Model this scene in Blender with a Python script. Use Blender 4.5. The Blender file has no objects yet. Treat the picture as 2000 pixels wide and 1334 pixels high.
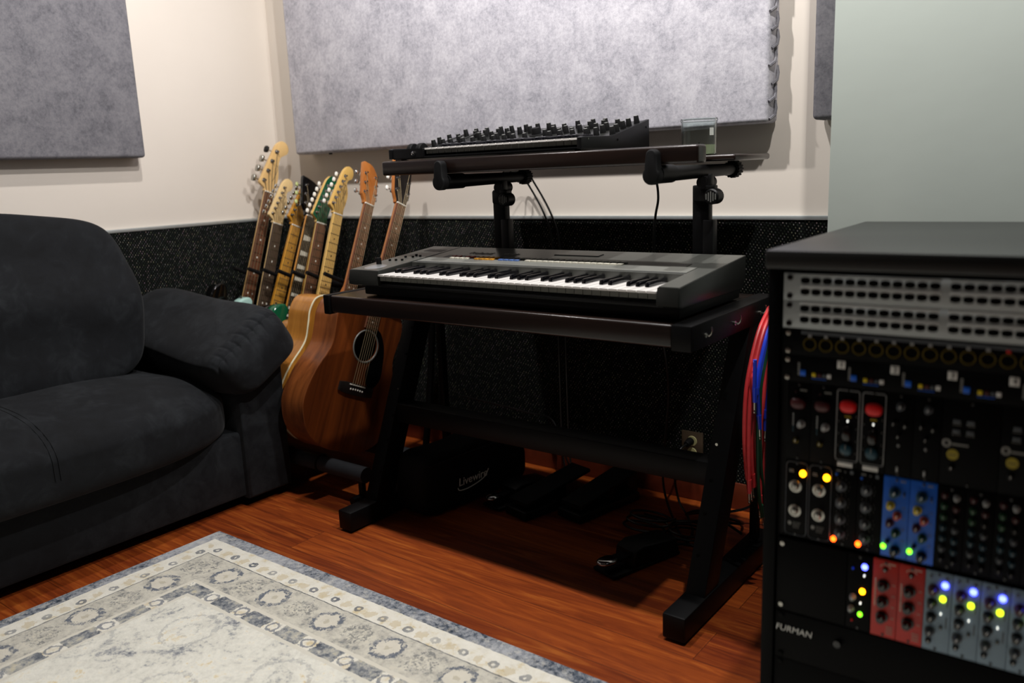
import bpy, bmesh, math, random
from mathutils import Vector, Matrix, Euler
random.seed(7)
C = bpy.context.scene.collection
S = bpy.context.scene
PI = math.pi
def R(d): return math.radians(d)
def lin(c):
    return tuple(((v/255)/12.92 if v/255 <= .04045 else ((v/255+.055)/1.055)**2.4) for v in c)

# ------------------------------------------------------------------ camera
cam_d = bpy.data.cameras.new('camera'); cam = bpy.data.objects.new('camera', cam_d); C.objects.link(cam)
yaw, pitch, roll = 0.661, 0.2025, -0.0415
fw = Vector((-math.sin(yaw)*math.cos(pitch), math.cos(yaw)*math.cos(pitch), -math.sin(pitch)))
rt = Vector((math.cos(yaw), math.sin(yaw), 0)); up = rt.cross(fw)
r2 = math.cos(roll)*rt + math.sin(roll)*up; u2 = -math.sin(roll)*rt + math.cos(roll)*up
M = Matrix((r2, u2, -fw)).transposed().to_4x4(); M.translation = Vector((0, 0, 1.04))
cam.matrix_world = M
cam_d.sensor_width = 36; cam_d.lens = 1626*36/2000
cam_d.clip_start = .05; cam_d.clip_end = 50
cam_d.dof.use_dof = True; cam_d.dof.focus_distance = 2.25; cam_d.dof.aperture_fstop = 2.0; cam_d.dof.aperture_ratio = 1.35
S.camera = cam
# ------------------------------------------------------------------ world, lights, exposure
w = bpy.data.worlds.new('room_air'); S.world = w; w.use_nodes = True
w.node_tree.nodes['Background'].inputs[0].default_value = (.6, .7, .75, 1)
w.node_tree.nodes['Background'].inputs[1].default_value = .006
S.view_settings.view_transform = 'Standard'; S.view_settings.look = 'None'
S.view_settings.exposure = 0.0; S.view_settings.gamma = 1; S.view_settings.use_curve_mapping = False
S.cycles.use_denoising = True
S.cycles.max_bounces = 8; S.cycles.transmission_bounces = 10; S.cycles.transparent_max_bounces = 8
S.cycles.sample_clamp_indirect = 4
def spot(name, loc, target, power, size, blend, col, rad=.05):
    l = bpy.data.lights.new(name, 'SPOT'); l.energy = power; l.spot_size = R(size); l.spot_blend = blend
    l.color = col; l.shadow_soft_size = rad
    o = bpy.data.objects.new(name, l); C.objects.link(o); o.location = loc
    o.rotation_euler = (Vector(target)-Vector(loc)).to_track_quat('-Z', 'Y').to_euler()
    return o
WARM = (1, .93, .86); COOL = (.9, 1, .96)
spot('ceiling_spot_desk', (-.27, 1.44, 2.48), (-.6, 1.3, 0), 80, 165, .5, (1, .97, .94), .025)
spot('ceiling_spot_wall', (-1.15, 1.44, 2.48), (-1.3, 1.5, 0), 84, 170, .4, (1, .965, .95), .025)
spot('ceiling_spot_guitars', (-1.95, 1.42, 2.48), (-2.0, 1.5, 0), 60, 170, .4, (1, .965, .94), .025)
spot('fill_spot_rug', (-1.6, -.6, 2.48), (-1.9, .4, 0), 4, 120, .7, (1, .98, .93), .04)  # weak fill lamp, added to lift the rug and the rack front

# ------------------------------------------------------------------ materials
MATS = {}
def nodes(name, col, rough=.5, metal=0, spec=.5):
    m = bpy.data.materials.new(name); m.use_nodes = True
    nt = m.node_tree; b = nt.nodes['Principled BSDF']
    b.inputs['Base Color'].default_value = (*lin(col), 1)
    b.inputs['Roughness'].default_value = rough; b.inputs['Metallic'].default_value = metal
    b.inputs['Specular IOR Level'].default_value = spec
    MATS[name] = m
    return m, nt, b
def N(nt, t, **k):
    n = nt.nodes.new(t)
    for a, v in k.items():
        if a.startswith('i_'):
            key = a[2:]
            key = int(key) if key.isdigit() else key
            n.inputs[key].default_value = v
        else: setattr(n, a, v)
    return n
def L(nt, a, ao, b, bi): nt.links.new(a.outputs[ao], b.inputs[bi])
def math_(nt, op, a, b=None, c=None):
    n = nt.nodes.new('ShaderNodeMath'); n.operation = op
    for i, v in enumerate((a, b, c)):
        if v is None: continue
        if isinstance(v, (int, float)): n.inputs[i].default_value = v
        else: nt.links.new(v, n.inputs[i])
    return n.outputs[0]
def mixc(nt, f, a, b):
    n = nt.nodes.new('ShaderNodeMix'); n.data_type = 'RGBA'
    for i, v in ((0, f), (6, a), (7, b)):
        if isinstance(v, (int, float)): n.inputs[i].default_value = v
        elif isinstance(v, tuple): n.inputs[i].default_value = (*lin(v), 1)
        else: nt.links.new(v, n.inputs[i])
    return n.outputs[2]
def ramp(nt, src, stops):
    n = nt.nodes.new('ShaderNodeValToRGB')
    while len(n.color_ramp.elements) < len(stops): n.color_ramp.elements.new(.5)
    for e, (p, c) in zip(n.color_ramp.elements, stops):
        e.position = p; e.color = (*lin(c), 1)
    nt.links.new(src, n.inputs[0]); return n.outputs[0]
def objco(nt, scale=(1, 1, 1), rot=(0, 0, 0)):
    t = nt.nodes.new('ShaderNodeTexCoord'); mp = nt.nodes.new('ShaderNodeMapping')
    mp.inputs['Scale'].default_value = scale; mp.inputs['Rotation'].default_value = rot
    nt.links.new(t.outputs['Object'], mp.inputs[0]); return mp.outputs[0]
def noise(nt, co, scale, detail=4, rough=.5, dist=0):
    n = nt.nodes.new('ShaderNodeTexNoise'); n.inputs['Scale'].default_value = scale
    n.inputs['Detail'].default_value = detail; n.inputs['Roughness'].default_value = rough
    n.inputs['Distortion'].default_value = dist
    nt.links.new(co, n.inputs['Vector']); return n.outputs[0]
def bump(nt, b, h, strength=.3, dist=.002):
    n = nt.nodes.new('ShaderNodeBump'); n.inputs['Strength'].default_value = strength
    n.inputs['Distance'].default_value = dist
    nt.links.new(h, n.inputs['Height']); nt.links.new(n.outputs[0], b.inputs['Normal'])
def plain(name, col, rough=.5, metal=0, spec=.5, var=.12, vs=40, bmp=0):
    m, nt, b = nodes(name, col, rough, metal, spec)
    co = objco(nt); f = noise(nt, co, vs, 3)
    dark = tuple(c*(1-var) for c in col); lite = tuple(min(255, c*(1+var)) for c in col)
    nt.links.new(mixc(nt, f, dark, lite), b.inputs['Base Color'])
    if bmp: bump(nt, b, noise(nt, co, vs*6, 2), bmp, .001)
    return m
def wood(name, c1, c2, rough=.35, axis=2, sc=14, spec=.5, coat=0):
    m, nt, b = nodes(name, c1, rough, 0, spec)
    s = [1, 1, 1]; s[axis] = .06
    co = objco(nt, tuple(s))
    f = noise(nt, co, sc*4, 6, .65, .6); g = noise(nt, co, sc, 3, .5, 1.5)
    k = math_(nt, 'MULTIPLY_ADD', f, .6, math_(nt, 'MULTIPLY', g, .4))
    nt.links.new(ramp(nt, k, [(.35, c2), (.65, c1)]), b.inputs['Base Color'])
    b.inputs['Coat Weight'].default_value = coat; b.inputs['Coat Roughness'].default_value = .15
    return m
def emis(name, col, s):
    m, nt, b = nodes(name, col, .4)
    b.inputs['Emission Color'].default_value = (*lin(col), 1); b.inputs['Emission Strength'].default_value = s
    return m

plain('wall_paint', (218, 209, 198), .6, var=.02, vs=3)
plain('grey_wall', (168, 176, 169), .75, var=.02, vs=4, bmp=.3)
plain('ceiling_paint', (90, 90, 88), .8, var=.02)
plain('dark_wall', (60, 62, 62), .9, var=.05)
plain('baseboard_wood', (104, 42, 20), .45, var=.15)
plain('trim_metal', (190, 196, 196), .35, .6, var=.05)
plain('black_metal', (6, 6, 7), .45, .0, .16, var=.1)
plain('black_plastic', (8, 8, 9), .45, 0, .28, var=.1, bmp=.1)
plain('black_gloss', (8, 8, 9), .08, 0, .6, var=.05)
plain('rack_black', (4, 4, 5), .5, 0, .08, var=.06, bmp=.1)
plain('rack_top', (16, 17, 16), .38, 0, .6, var=.04)
plain('rubber', (8, 8, 9), .65, 0, .22, var=.1)
plain('foam', (44, 46, 50), .7, 0, .3, var=.15, bmp=.3)
plain('chrome', (205, 205, 205), .12, 1, var=.03)
plain('nickel', (170, 168, 160), .25, 1, var=.04)
plain('brass', (112, 100, 44), .35, 1, var=.05)
plain('cream', (232, 224, 190), .35, 0, var=.03)
plain('bone', (238, 234, 222), .3, 0, var=.03)
plain('white_key', (238, 234, 230), .22, 0, var=.01)
plain('black_key', (9, 9, 13), .15, 0, .6, var=.05)
plain('pearl_button', (236, 234, 226), .2, 0, var=.05)
plain('green_button', (176, 184, 120), .25, 0, var=.15)
plain('pale_paint', (176, 214, 205), .12, 0, .6, var=.02)
plain('green_paint', (10, 84, 54), .12, 0, .6, var=.05)
plain('string_metal', (128, 112, 84), .5, .6, var=.05)
plain('keyboard_grey', (34, 35, 33), .30, 0, .45, var=.04, bmp=.1)
plain('keyboard_lit_top', (80, 81, 77), .34, 0, .45, var=.04)  # printed panel's grey, with the light on the tops put into it
plain('keyboard_dark', (24, 24, 25), .5, 0, .25, var=.05)
plain('keyboard_pale', (112, 113, 108), .4, 0, .4, var=.04)
plain('silver', (170, 172, 172), .3, .7, var=.03)
plain('grey_print', (150, 150, 145), .6, var=.03)
plain('white_print', (240, 240, 236), .5, var=.02)
plain('dark_print', (70, 50, 30), .5, var=.05)
plain('patch_grey', (186, 193, 194), .4, .2, .5, var=.04)
plain('patch_light', (224, 228, 228), .4, .1, .5, var=.04)
plain('hole_black', (3, 3, 3), .8, 0, .1)
plain('bag_cloth', (7, 7, 8), .85, 0, .2, var=.2, bmp=.4)
plain('red_cable', (226, 62, 66), .4, 0, .5, var=.1)
plain('blue_cable', (26, 60, 205), .4, 0, .5, var=.1)
plain('green_cable', (10, 70, 45), .4, 0, .5, var=.1)
plain('black_cable', (10, 10, 11), .35, 0, .5, var=.1)
plain('wax', (205, 212, 170), .45, var=.03)
plain('label_white', (220, 222, 214), .5, var=.03)
plain('outlet_steel', (96, 82, 66), .35, .5, var=.1)
plain('outlet_ivory', (200, 196, 140), .4, var=.03)
for nm, c in {'red': (240, 16, 18), 'dark_red': (74, 14, 18), 'blue': (20, 110, 240), 'yellow': (245, 215, 20), 'dull_yellow': (170, 152, 20), 'orange': (196, 84, 26), 'teal': (20, 70, 86),
              'green': (22, 84, 46), 'knob_grey': (84, 90, 96), 'knob_silver': (170, 172, 172), 'module_blue': (12, 104, 222), 'module_red': (200, 34, 18),
              'module_grey': (134, 158, 176), 'button_orange': (214, 150, 40), 'button_red': (170, 60, 40), 'button_blue': (90, 120, 180), 'button_cream': (214, 210, 194)}.items():
    plain('c_'+nm, c, .4, 0, .5, var=.05)
emis('led_amber', (255, 150, 10), 11); emis('led_orange', (255, 70, 10), 12); emis('led_blue', (70, 80, 255), 12)
emis('led_green', (110, 230, 30), 5); emis('led_lime', (190, 220, 20), 5); emis('led_white', (250, 250, 240), 2)

wood('bass_maple', (236, 200, 140), (222, 180, 116), .3, 2, 10)
wood('pale_maple', (232, 204, 150), (222, 188, 130), .3, 2, 10)
wood('gold_maple', (206, 150, 52), (190, 128, 40), .25, 2, 10)
wood('honey_maple', (222, 184, 108), (214, 170, 92), .25, 2, 10)
wood('rosewood', (120, 72, 46), (78, 45, 30), .5, 2, 16)
wood('dark_rosewood', (74, 54, 42), (48, 34, 28), .5, 2, 16)
wood('ebony', (34, 28, 26), (20, 17, 16), .4, 2, 16)
wood('mahogany', (124, 62, 24), (64, 27, 10), .34, 2, 9, coat=.2)
wood('mahogany_side', (142, 80, 38), (84, 42, 18), .34, 2, 9, coat=.2)
wood('amber_side', (200, 136, 58), (140, 84, 32), .3, 2, 7, coat=.3)
wood('amber_top', (214, 150, 60), (190, 122, 44), .3, 2, 10, coat=.3)
wood('head_orange', (192, 122, 60), (160, 92, 40), .3, 2, 10)
wood('desk_wood', (36, 23, 18), (20, 13, 11), .30, 0, 18, .4, .2)

def mat_floor():
    m, nt, b = nodes('floor_wood', (150, 62, 24), .3, 0, .5)
    co = objco(nt); co.node.inputs['Location'].default_value = (0, .0125, 0)
    br = N(nt, 'ShaderNodeTexBrick', offset=.37, offset_frequency=2)
    L(nt, co.node, 0, br, 'Vector')
    for k, v in (('Scale', 1), ('Mortar Size', .0007), ('Mortar Smooth', .3), ('Brick Width', 1.9), ('Row Height', .125), ('Bias', 0)):
        br.inputs[k].default_value = v
    br.inputs['Color1'].default_value = (0, 0, 0, 1); br.inputs['Color2'].default_value = (1, 1, 1, 1); br.inputs['Mortar'].default_value = (.5, .5, .5, 1)
    sep = N(nt, 'ShaderNodeSeparateColor'); L(nt, br, 0, sep, 0)
    cs = objco(nt, (.35, 5, 1))
    addv = N(nt, 'ShaderNodeVectorMath', operation='ADD'); nt.links.new(cs, addv.inputs[0])
    sc = N(nt, 'ShaderNodeVectorMath', operation='SCALE'); L(nt, br, 0, sc, 0); sc.inputs[3].default_value = 7
    L(nt, sc, 0, addv, 1)
    g = noise(nt, addv.outputs[0], 7, 7, .62, 1.6)
    base = ramp(nt, g, [(.30, (44, 14, 6)), (.43, (108, 40, 15)), (.55, (146, 66, 23)), (.70, (192, 108, 42))])
    tint = mixc(nt, sep.outputs[0], (84, 26, 11), (178, 88, 32))
    c1 = mixc(nt, .40, base, tint)
    c2 = mixc(nt, br.outputs['Fac'], c1, (36, 12, 6))
    nt.links.new(c2, b.inputs['Base Color'])
    bump(nt, b, math_(nt, 'SUBTRACT', math_(nt, 'MULTIPLY', g, .1), br.outputs['Fac']), .25, .001)
    b.inputs['Roughness'].default_value = .36
mat_floor()
def mat_carpet():   # ribbed dark wall carpet woven in a slanted lattice with pale flecks
    m, nt, b = nodes('wall_carpet', (22, 26, 24), .95, 0, .15)
    t = N(nt, 'ShaderNodeTexCoord'); sx = N(nt, 'ShaderNodeSeparateXYZ'); L(nt, t, 'Object', sx, 0)
    co = t.outputs['Object']
    wob = math_(nt, 'MULTIPLY', noise(nt, co, 40, 2), .0025)
    h = math_(nt, 'ADD', math_(nt, 'ADD', sx.outputs[0], sx.outputs[1]), wob); z = sx.outputs[2]
    p = .0092
    A = math_(nt, 'DIVIDE', math_(nt, 'ADD', h, math_(nt, 'MULTIPLY', z, .62)), p); Bq = math_(nt, 'DIVIDE', math_(nt, 'SUBTRACT', math_(nt, 'MULTIPLY', z, .62), math_(nt, 'MULTIPLY', h, .8)), p)
    fa = math_(nt, 'ABSOLUTE', math_(nt, 'SUBTRACT', math_(nt, 'FRACT', A), .5)); fb = math_(nt, 'ABSOLUTE', math_(nt, 'SUBTRACT', math_(nt, 'FRACT', Bq), .5))
    lump = math_(nt, 'MAXIMUM', fa, fb)
    cmb = N(nt, 'ShaderNodeCombineXYZ'); nt.links.new(math_(nt, 'FLOOR', A), cmb.inputs[0]); nt.links.new(math_(nt, 'FLOOR', Bq), cmb.inputs[1])
    wn = N(nt, 'ShaderNodeTexWhiteNoise'); L(nt, cmb, 0, wn, 'Vector')
    br = math_(nt, 'POWER', wn.outputs['Value'], 2.2)
    dot = math_(nt, 'LESS_THAN', lump, .18)
    f = math_(nt, 'MULTIPLY', dot, math_(nt, 'MULTIPLY_ADD', br, .62, .03))
    base = mixc(nt, math_(nt, 'LESS_THAN', lump, .40), (3, 4, 3), (15, 18, 16))
    fleck = mixc(nt, .86, wn.outputs['Color'], (138, 145, 133))
    nt.links.new(mixc(nt, f, base, fleck), b.inputs['Base Color'])
    bump(nt, b, math_(nt, 'SUBTRACT', .5, lump), .7, .004)
mat_carpet()
def mat_panel(nm, s_):    # mottled crushed velvet
    m, nt, b = nodes(nm, (150, 150, 156), .9, 0, .1)
    co = objco(nt)
    a = noise(nt, co, 11, 8, .78, .3); c = noise(nt, co, 80, 6, .85)
    k = math_(nt, 'MULTIPLY_ADD', a, .5, math_(nt, 'MULTIPLY', c, .5))
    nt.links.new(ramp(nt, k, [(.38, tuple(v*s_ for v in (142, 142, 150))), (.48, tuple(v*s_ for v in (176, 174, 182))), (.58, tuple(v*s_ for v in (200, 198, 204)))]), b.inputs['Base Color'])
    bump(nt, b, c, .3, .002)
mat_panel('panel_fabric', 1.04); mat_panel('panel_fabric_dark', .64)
def mat_suede():
    m, nt, b = nodes('sofa_suede', (46, 49, 54), .85, 0, .2)
    co = objco(nt)
    a = noise(nt, co, 4, 4, .6, .5); c = noise(nt, co, 16, 5, .7, .8)
    k = math_(nt, 'MULTIPLY_ADD', a, .5, math_(nt, 'MULTIPLY', c, .5))
    nt.links.new(ramp(nt, k, [(.33, (13, 14, 16)), (.50, (21, 23, 26)), (.68, (38, 41, 44))]), b.inputs['Base Color'])
    b.inputs['Sheen Weight'].default_value = .06; b.inputs['Sheen Roughness'].default_value = .4
    bump(nt, b, noise(nt, co, 300, 2), .15, .001)
mat_suede()
def mat_rug():
    m, nt, b = nodes('rug_weave', (200, 196, 182), .95, 0, .1)
    t = N(nt, 'ShaderNodeTexCoord'); sx = N(nt, 'ShaderNodeSeparateXYZ'); L(nt, t, 'Object', sx, 0)
    co = t.outputs['Object']
    X, Y = sx.outputs[0], sx.outputs[1]          # origin at the rug's far left corner, x right, y towards the far edge (negative inside)
    wob = math_(nt, 'MULTIPLY', math_(nt, 'SUBTRACT', noise(nt, co, 60, 2), .5), .006)
    dx = math_(nt, 'ADD', X, wob); dy = math_(nt, 'SUBTRACT', wob, Y)
    d = math_(nt, 'MINIMUM', dx, dy); al = math_(nt, 'MAXIMUM', dx, dy)
    mott = noise(nt, co, 26, 6, .7); big = noise(nt, co, 5, 4, .6); fine = noise(nt, co, 140, 3, .7)
    speck = noise(nt, co, 75, 4, .8); worn = noise(nt, co, 3.2, 3, .6)
    blue = ramp(nt, math_(nt, 'ADD', math_(nt, 'MULTIPLY', speck, .45), math_(nt, 'ADD', math_(nt, 'MULTIPLY', big, .35), math_(nt, 'MULTIPLY', worn, .2))), [(.39, (34, 44, 56)), (.45, (84, 92, 104)), (.50, (142, 146, 152)), (.58, (180, 182, 186))])
    blue2 = ramp(nt, math_(nt, 'MULTIPLY_ADD', speck, .5, math_(nt, 'MULTIPLY', mott, .5)), [(.40, (84, 90, 100)), (.48, (138, 142, 146)), (.55, (186, 184, 174)), (.62, (204, 196, 170))])
    cream = ramp(nt, mott, [(.33, (218, 202, 164)), (.46, (234, 230, 216)), (.7, (244, 241, 230))])
    beige = ramp(nt, math_(nt, 'MULTIPLY_ADD', mott, .55, math_(nt, 'MULTIPLY', speck, .45)), [(.38, (140, 142, 140)), (.45, (194, 190, 178)), (.55, (214, 210, 196)), (.68, (226, 218, 196))])
    fn = noise(nt, co, 9, 8, .72, .5)
    field = ramp(nt, math_(nt, 'MULTIPLY_ADD', fn, .65, math_(nt, 'MULTIPLY', speck, .35)),
                 [(.35, (96, 102, 112)), (.41, (164, 166, 168)), (.465, (224, 222, 210)), (.57, (240, 238, 226)), (.64, (224, 206, 164))])
    def band(src, lo, hi): return math_(nt, 'MULTIPLY', math_(nt, 'GREATER_THAN', src, lo), math_(nt, 'LESS_THAN', src, hi))
    def cell(src, per, off=0): return math_(nt, 'MULTIPLY', math_(nt, 'SUBTRACT', math_(nt, 'FRACT', math_(nt, 'ADD', math_(nt, 'DIVIDE', src, per), off)), .5), per)
    def mul(*a):
        r = a[0]
        for q in a[1:]: r = math_(nt, 'MULTIPLY', r, q)
        return r
    def radial(cx, cy): return math_(nt, 'SQRT', math_(nt, 'ADD', mul(cx, cx), mul(cy, cy)))
    wig = math_(nt, 'MULTIPLY', math_(nt, 'SUBTRACT', noise(nt, co, 70, 3, .7), .5), .032)
    brk = math_(nt, 'GREATER_THAN', speck, .47); brk2 = math_(nt, 'GREATER_THAN', noise(nt, co, 130, 2), .5)
    # field medallions: soft rosettes on a coarse lattice
    rf = math_(nt, 'ADD', radial(cell(math_(nt, 'ADD', X, Y), .34, .3), cell(math_(nt, 'SUBTRACT', X, Y), .34, .1)), math_(nt, 'MULTIPLY', wig, 1.6))
    col = mixc(nt, mul(band(rf, .085, .100), brk, .35), field, (112, 118, 130))
    col = mixc(nt, mul(band(rf, .030, .040), brk2, .3), col, (124, 128, 136))
    col = mixc(nt, math_(nt, 'LESS_THAN', d, .285), col, (224, 220, 206))
    al2 = math_(nt, 'ADD', math_(nt, 'ABSOLUTE', cell(al, .125, .2)), math_(nt, 'MULTIPLY', wig, .8))
    col = mixc(nt, math_(nt, 'LESS_THAN', d, .274), col, mixc(nt, math_(nt, 'GREATER_THAN', al2, .040), blue2, cream))
    r5 = math_(nt, 'ADD', radial(cell(al, .125, .7), math_(nt, 'SUBTRACT', d, .253)), math_(nt, 'MULTIPLY', wig, .7))
    col = mixc(nt, mul(math_(nt, 'LESS_THAN', d, .274), band(r5, .012, .019), .8), col, (112, 118, 130))
    col = mixc(nt, math_(nt, 'LESS_THAN', d, .232), col, (224, 219, 204))
    col = mixc(nt, math_(nt, 'LESS_THAN', d, .221), col, beige)
    inb = math_(nt, 'LESS_THAN', d, .221)
    r = math_(nt, 'ADD', radial(cell(al, .2035, .12), math_(nt, 'SUBTRACT', d, .165)), wig)
    col = mixc(nt, mul(math_(nt, 'LESS_THAN', r, .031), inb, .75), col, (226, 220, 204))
    col = mixc(nt, mul(band(r, .029, .043), inb, brk), col, (112, 118, 128))
    col = mixc(nt, mul(math_(nt, 'LESS_THAN', r, .008), inb, .5), col, (178, 170, 146))
    r3 = math_(nt, 'ADD', radial(cell(al, .2035, .62), math_(nt, 'SUBTRACT', d, .165)), math_(nt, 'MULTIPLY', wig, 1.5))
    col = mixc(nt, mul(band(r3, .006, .040), inb, brk2, brk, .8), col, (122, 124, 124))
    col = mixc(nt, mul(band(r3, .016, .022), inb, .6), col, (224, 218, 200))
    # narrow cream border with small flowers
    col = mixc(nt, math_(nt, 'LESS_THAN', d, .110), col, (108, 110, 112))
    col = mixc(nt, math_(nt, 'LESS_THAN', d, .1070), col, cream)
    r2_ = math_(nt, 'ADD', radial(cell(al, .0843, .1), math_(nt, 'SUBTRACT', d, .084)), math_(nt, 'MULTIPLY', wig, .45))
    in2 = band(d, .05, .107)
    tone = math_(nt, 'MULTIPLY_ADD', big, 1.6, -.15)
    col = mixc(nt, mul(band(r2_, .004, .0125), in2, tone), col, (84, 92, 106))
    r4 = math_(nt, 'ADD', radial(cell(al, .0843, .6), math_(nt, 'SUBTRACT', d, .084)), math_(nt, 'MULTIPLY', wig, 1.2))
    col = mixc(nt, mul(math_(nt, 'LESS_THAN', r4, .014), in2, .55), col, (204, 186, 146))
    col = mixc(nt, math_(nt, 'LESS_THAN', d, .043), col, blue)
    # overall wear: pale pile showing through
    col = mixc(nt, mul(math_(nt, 'GREATER_THAN', noise(nt, co, 34, 6, .8), .56), .35), col, (218, 214, 202))
    nt.links.new(col, b.inputs['Base Color'])
    bump(nt, b, fine, .4, .003)
mat_rug()
def mat_glass():
    m, nt, b = nodes('jar_glass', (240, 247, 245), .03)
    b.inputs['Transmission Weight'].default_value = 1; b.inputs['IOR'].default_value = 1.3
mat_glass()

# ------------------------------------------------------------------ mesh helpers
class B:
    def __init__(s): s.bm = bmesh.new()
    def _add(s, geom_fn): 
        return geom_fn()
    def box(s, x0, x1, y0, y1, z0, z1, bev=0, seg=2, mtx=None):
        t = bmesh.new(); bmesh.ops.create_cube(t, size=1)
        bmesh.ops.scale(t, vec=(x1-x0, y1-y0, z1-z0), verts=t.verts)
        if bev: bmesh.ops.bevel(t, geom=t.edges[:], offset=bev, segments=seg, affect='EDGES', profile=.5)
        bmesh.ops.translate(t, vec=((x0+x1)/2, (y0+y1)/2, (z0+z1)/2), verts=t.verts)
        if mtx: bmesh.ops.transform(t, matrix=mtx, verts=t.verts)
        s.merge(t); return s
    def merge(s, t):
        me = bpy.data.meshes.new('t'); t.to_mesh(me); t.free(); s.bm.from_mesh(me); bpy.data.meshes.remove(me)
    def prism(s, pts, a0, a1, axis='y', bev=0, seg=2, mtx=None):
        """closed polygon pts extruded along axis; for y: pts are (x,z), for x: (y,z), for z: (x,y)"""
        def P(p, a):
            return {'y': (p[0], a, p[1]), 'x': (a, p[0], p[1]), 'z': (p[0], p[1], a)}[axis]
        t = bmesh.new()
        v0 = [t.verts.new(P(p, a0)) for p in pts]; v1 = [t.verts.new(P(p, a1)) for p in pts]
        n = len(pts); f0 = t.faces.new(v0); f1 = t.faces.new(v1[::-1])
        for i in range(n): t.faces.new((v0[i], v1[i], v1[(i+1) % n], v0[(i+1) % n]))
        bmesh.ops.recalc_face_normals(t, faces=t.faces[:])
        if bev:
            es = [e for f in (f0, f1) for e in f.edges]
            bmesh.ops.bevel(t, geom=es, offset=bev, segments=seg, affect='EDGES', profile=.5)
        if mtx: bmesh.ops.transform(t, matrix=mtx, verts=t.verts)
        s.merge(t); return s
    def cyl(s, p, q, r, r2=None, n=16, bev=0):
        p = Vector(p); q = Vector(q); r2 = r if r2 is None else r2
        return s.lathe([(0, 0), (r, 0), (r2, (q-p).length), (0, (q-p).length)], p, q-p, n) if not bev else \
            s.lathe([(0, 0), (r-bev, 0), (r, bev), (r2, (q-p).length-bev), (r2-bev, (q-p).length), (0, (q-p).length)], p, q-p, n)
    def lathe(s, prof, org, ax, n=24):
        ax = Vector(ax).normalized(); org = Vector(org)
        a = ax.orthogonal().normalized(); b = ax.cross(a)
        rings = []
        bm = s.bm
        for r, h in prof:
            if r < 1e-6: rings.append([bm.verts.new(org+ax*h)])
            else: rings.append([bm.verts.new(org+ax*h+(a*math.cos(2*PI*i/n)+b*math.sin(2*PI*i/n))*r) for i in range(n)])
        for A, Bq in zip(rings, rings[1:]):
            for i in range(n):
                j = (i+1) % n
                if len(A) == 1 and len(Bq) == 1: continue
                if len(A) == 1: bm.faces.new((A[0], Bq[i], Bq[j]))
                elif len(Bq) == 1: bm.faces.new((A[i], Bq[0], A[j]))
                else: bm.faces.new((A[i], Bq[i], Bq[j], A[j]))
        return s
    def tube(s, pts, r, n=8, closed=False, rs=None):
        pts = [Vector(p) for p in pts]; bm = s.bm; rings = []
        m = len(pts); prev = None
        for i, p in enumerate(pts):
            if closed: d = pts[(i+1) % m]-pts[i-1]
            else: d = pts[min(i+1, m-1)]-pts[max(i-1, 0)]
            d.normalize()
            a = d.orthogonal().normalized() if prev is None else (prev-d*prev.dot(d)).normalized()
            prev = a; b = d.cross(a); rr = rs[i] if rs else r
            rings.append([bm.verts.new(p+(a*math.cos(2*PI*k/n)+b*math.sin(2*PI*k/n))*rr) for k in range(n)])
        for i in range(m if closed else m-1):
            A, Q = rings[i], rings[(i+1) % m]
            for k in range(n): bm.faces.new((A[k], A[(k+1) % n], Q[(k+1) % n], Q[k]))
        if not closed:
            bm.faces.new(rings[0][::-1]); bm.faces.new(rings[-1])
        return s
    def superbox(s, c, h, e=4, n=24, fn=None):
        bm = s.bm; idx = {}
        def vert(p):
            k = tuple(round(v, 5) for v in p)
            if k not in idx:
                q = Vector(p); d = (abs(q.x)**e+abs(q.y)**e+abs(q.z)**e)**(1/e)
                q = q/d
                q = Vector((q.x*h[0], q.y*h[1], q.z*h[2]))
                if fn: q = fn(q)
                idx[k] = bm.verts.new(q+Vector(c))
            return idx[k]
        g = [-1+2*i/n for i in range(n+1)]
        g = [math.sin(v*PI/2)*.35+v*.65 for v in g]
        for ax in range(3):
            for sg in (-1, 1):
                for i in range(n):
                    for j in range(n):
                        q = []
                        for a, b in ((i, j), (i+1, j), (i+1, j+1), (i, j+1)):
                            p = [0, 0, 0]; p[ax] = sg; p[(ax+1) % 3] = g[a]; p[(ax+2) % 3] = g[b]
                            q.append(vert(p))
                        bm.faces.new(q if sg > 0 else q[::-1])
        return s
    def obj(s, name, mat, parent=None, smooth=True, loc=None, kind=None, label=None, angle=35):
        bm = s.bm
        bmesh.ops.recalc_face_normals(bm, faces=bm.faces[:])
        if smooth:
            for f in bm.faces: f.smooth = True
            for e in bm.edges:
                if len(e.link_faces) == 2 and e.calc_face_angle(0) > R(angle): e.smooth = False
        me = bpy.data.meshes.new(name); bm.to_mesh(me); bm.free()
        me.materials.append(MATS[mat])
        o = bpy.data.objects.new(name, me); C.objects.link(o)
        if parent: o.parent = parent
        if loc: o.location = loc
        if kind: o['kind'] = kind
        if label: o['label'] = label
        return o
def crom(P, n=8, closed=True):
    out = []; m = len(P)
    rng = range(m) if closed else range(m-1)
    for i in rng:
        g = lambda k: Vector(P[k % m]) if closed else Vector(P[max(0, min(m-1, k))])
        p0, p1, p2, p3 = g(i-1), g(i), g(i+1), g(i+2)
        for k in range(n):
            t = k/n
            out.append(.5*((2*p1)+(p2-p0)*t+(2*p0-5*p1+4*p2-p3)*t*t+(3*p1-p0-3*p2+p3)*t**3))
    if not closed: out.append(Vector(P[-1]))
    return out
def thing(name, label, cat, loc=(0, 0, 0), rot=(0, 0, 0), group=None):
    o = bpy.data.objects.new(name, None); C.objects.link(o); o.empty_display_size = .05
    o.location = loc; o.rotation_euler = rot; o['label'] = label; o['category'] = cat
    if group: o['group'] = group
    return o
def tag(o, label, cat, group=None, kind=None):
    o['label'] = label; o['category'] = cat
    if group: o['group'] = group
    if kind: o['kind'] = kind
    return o
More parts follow.
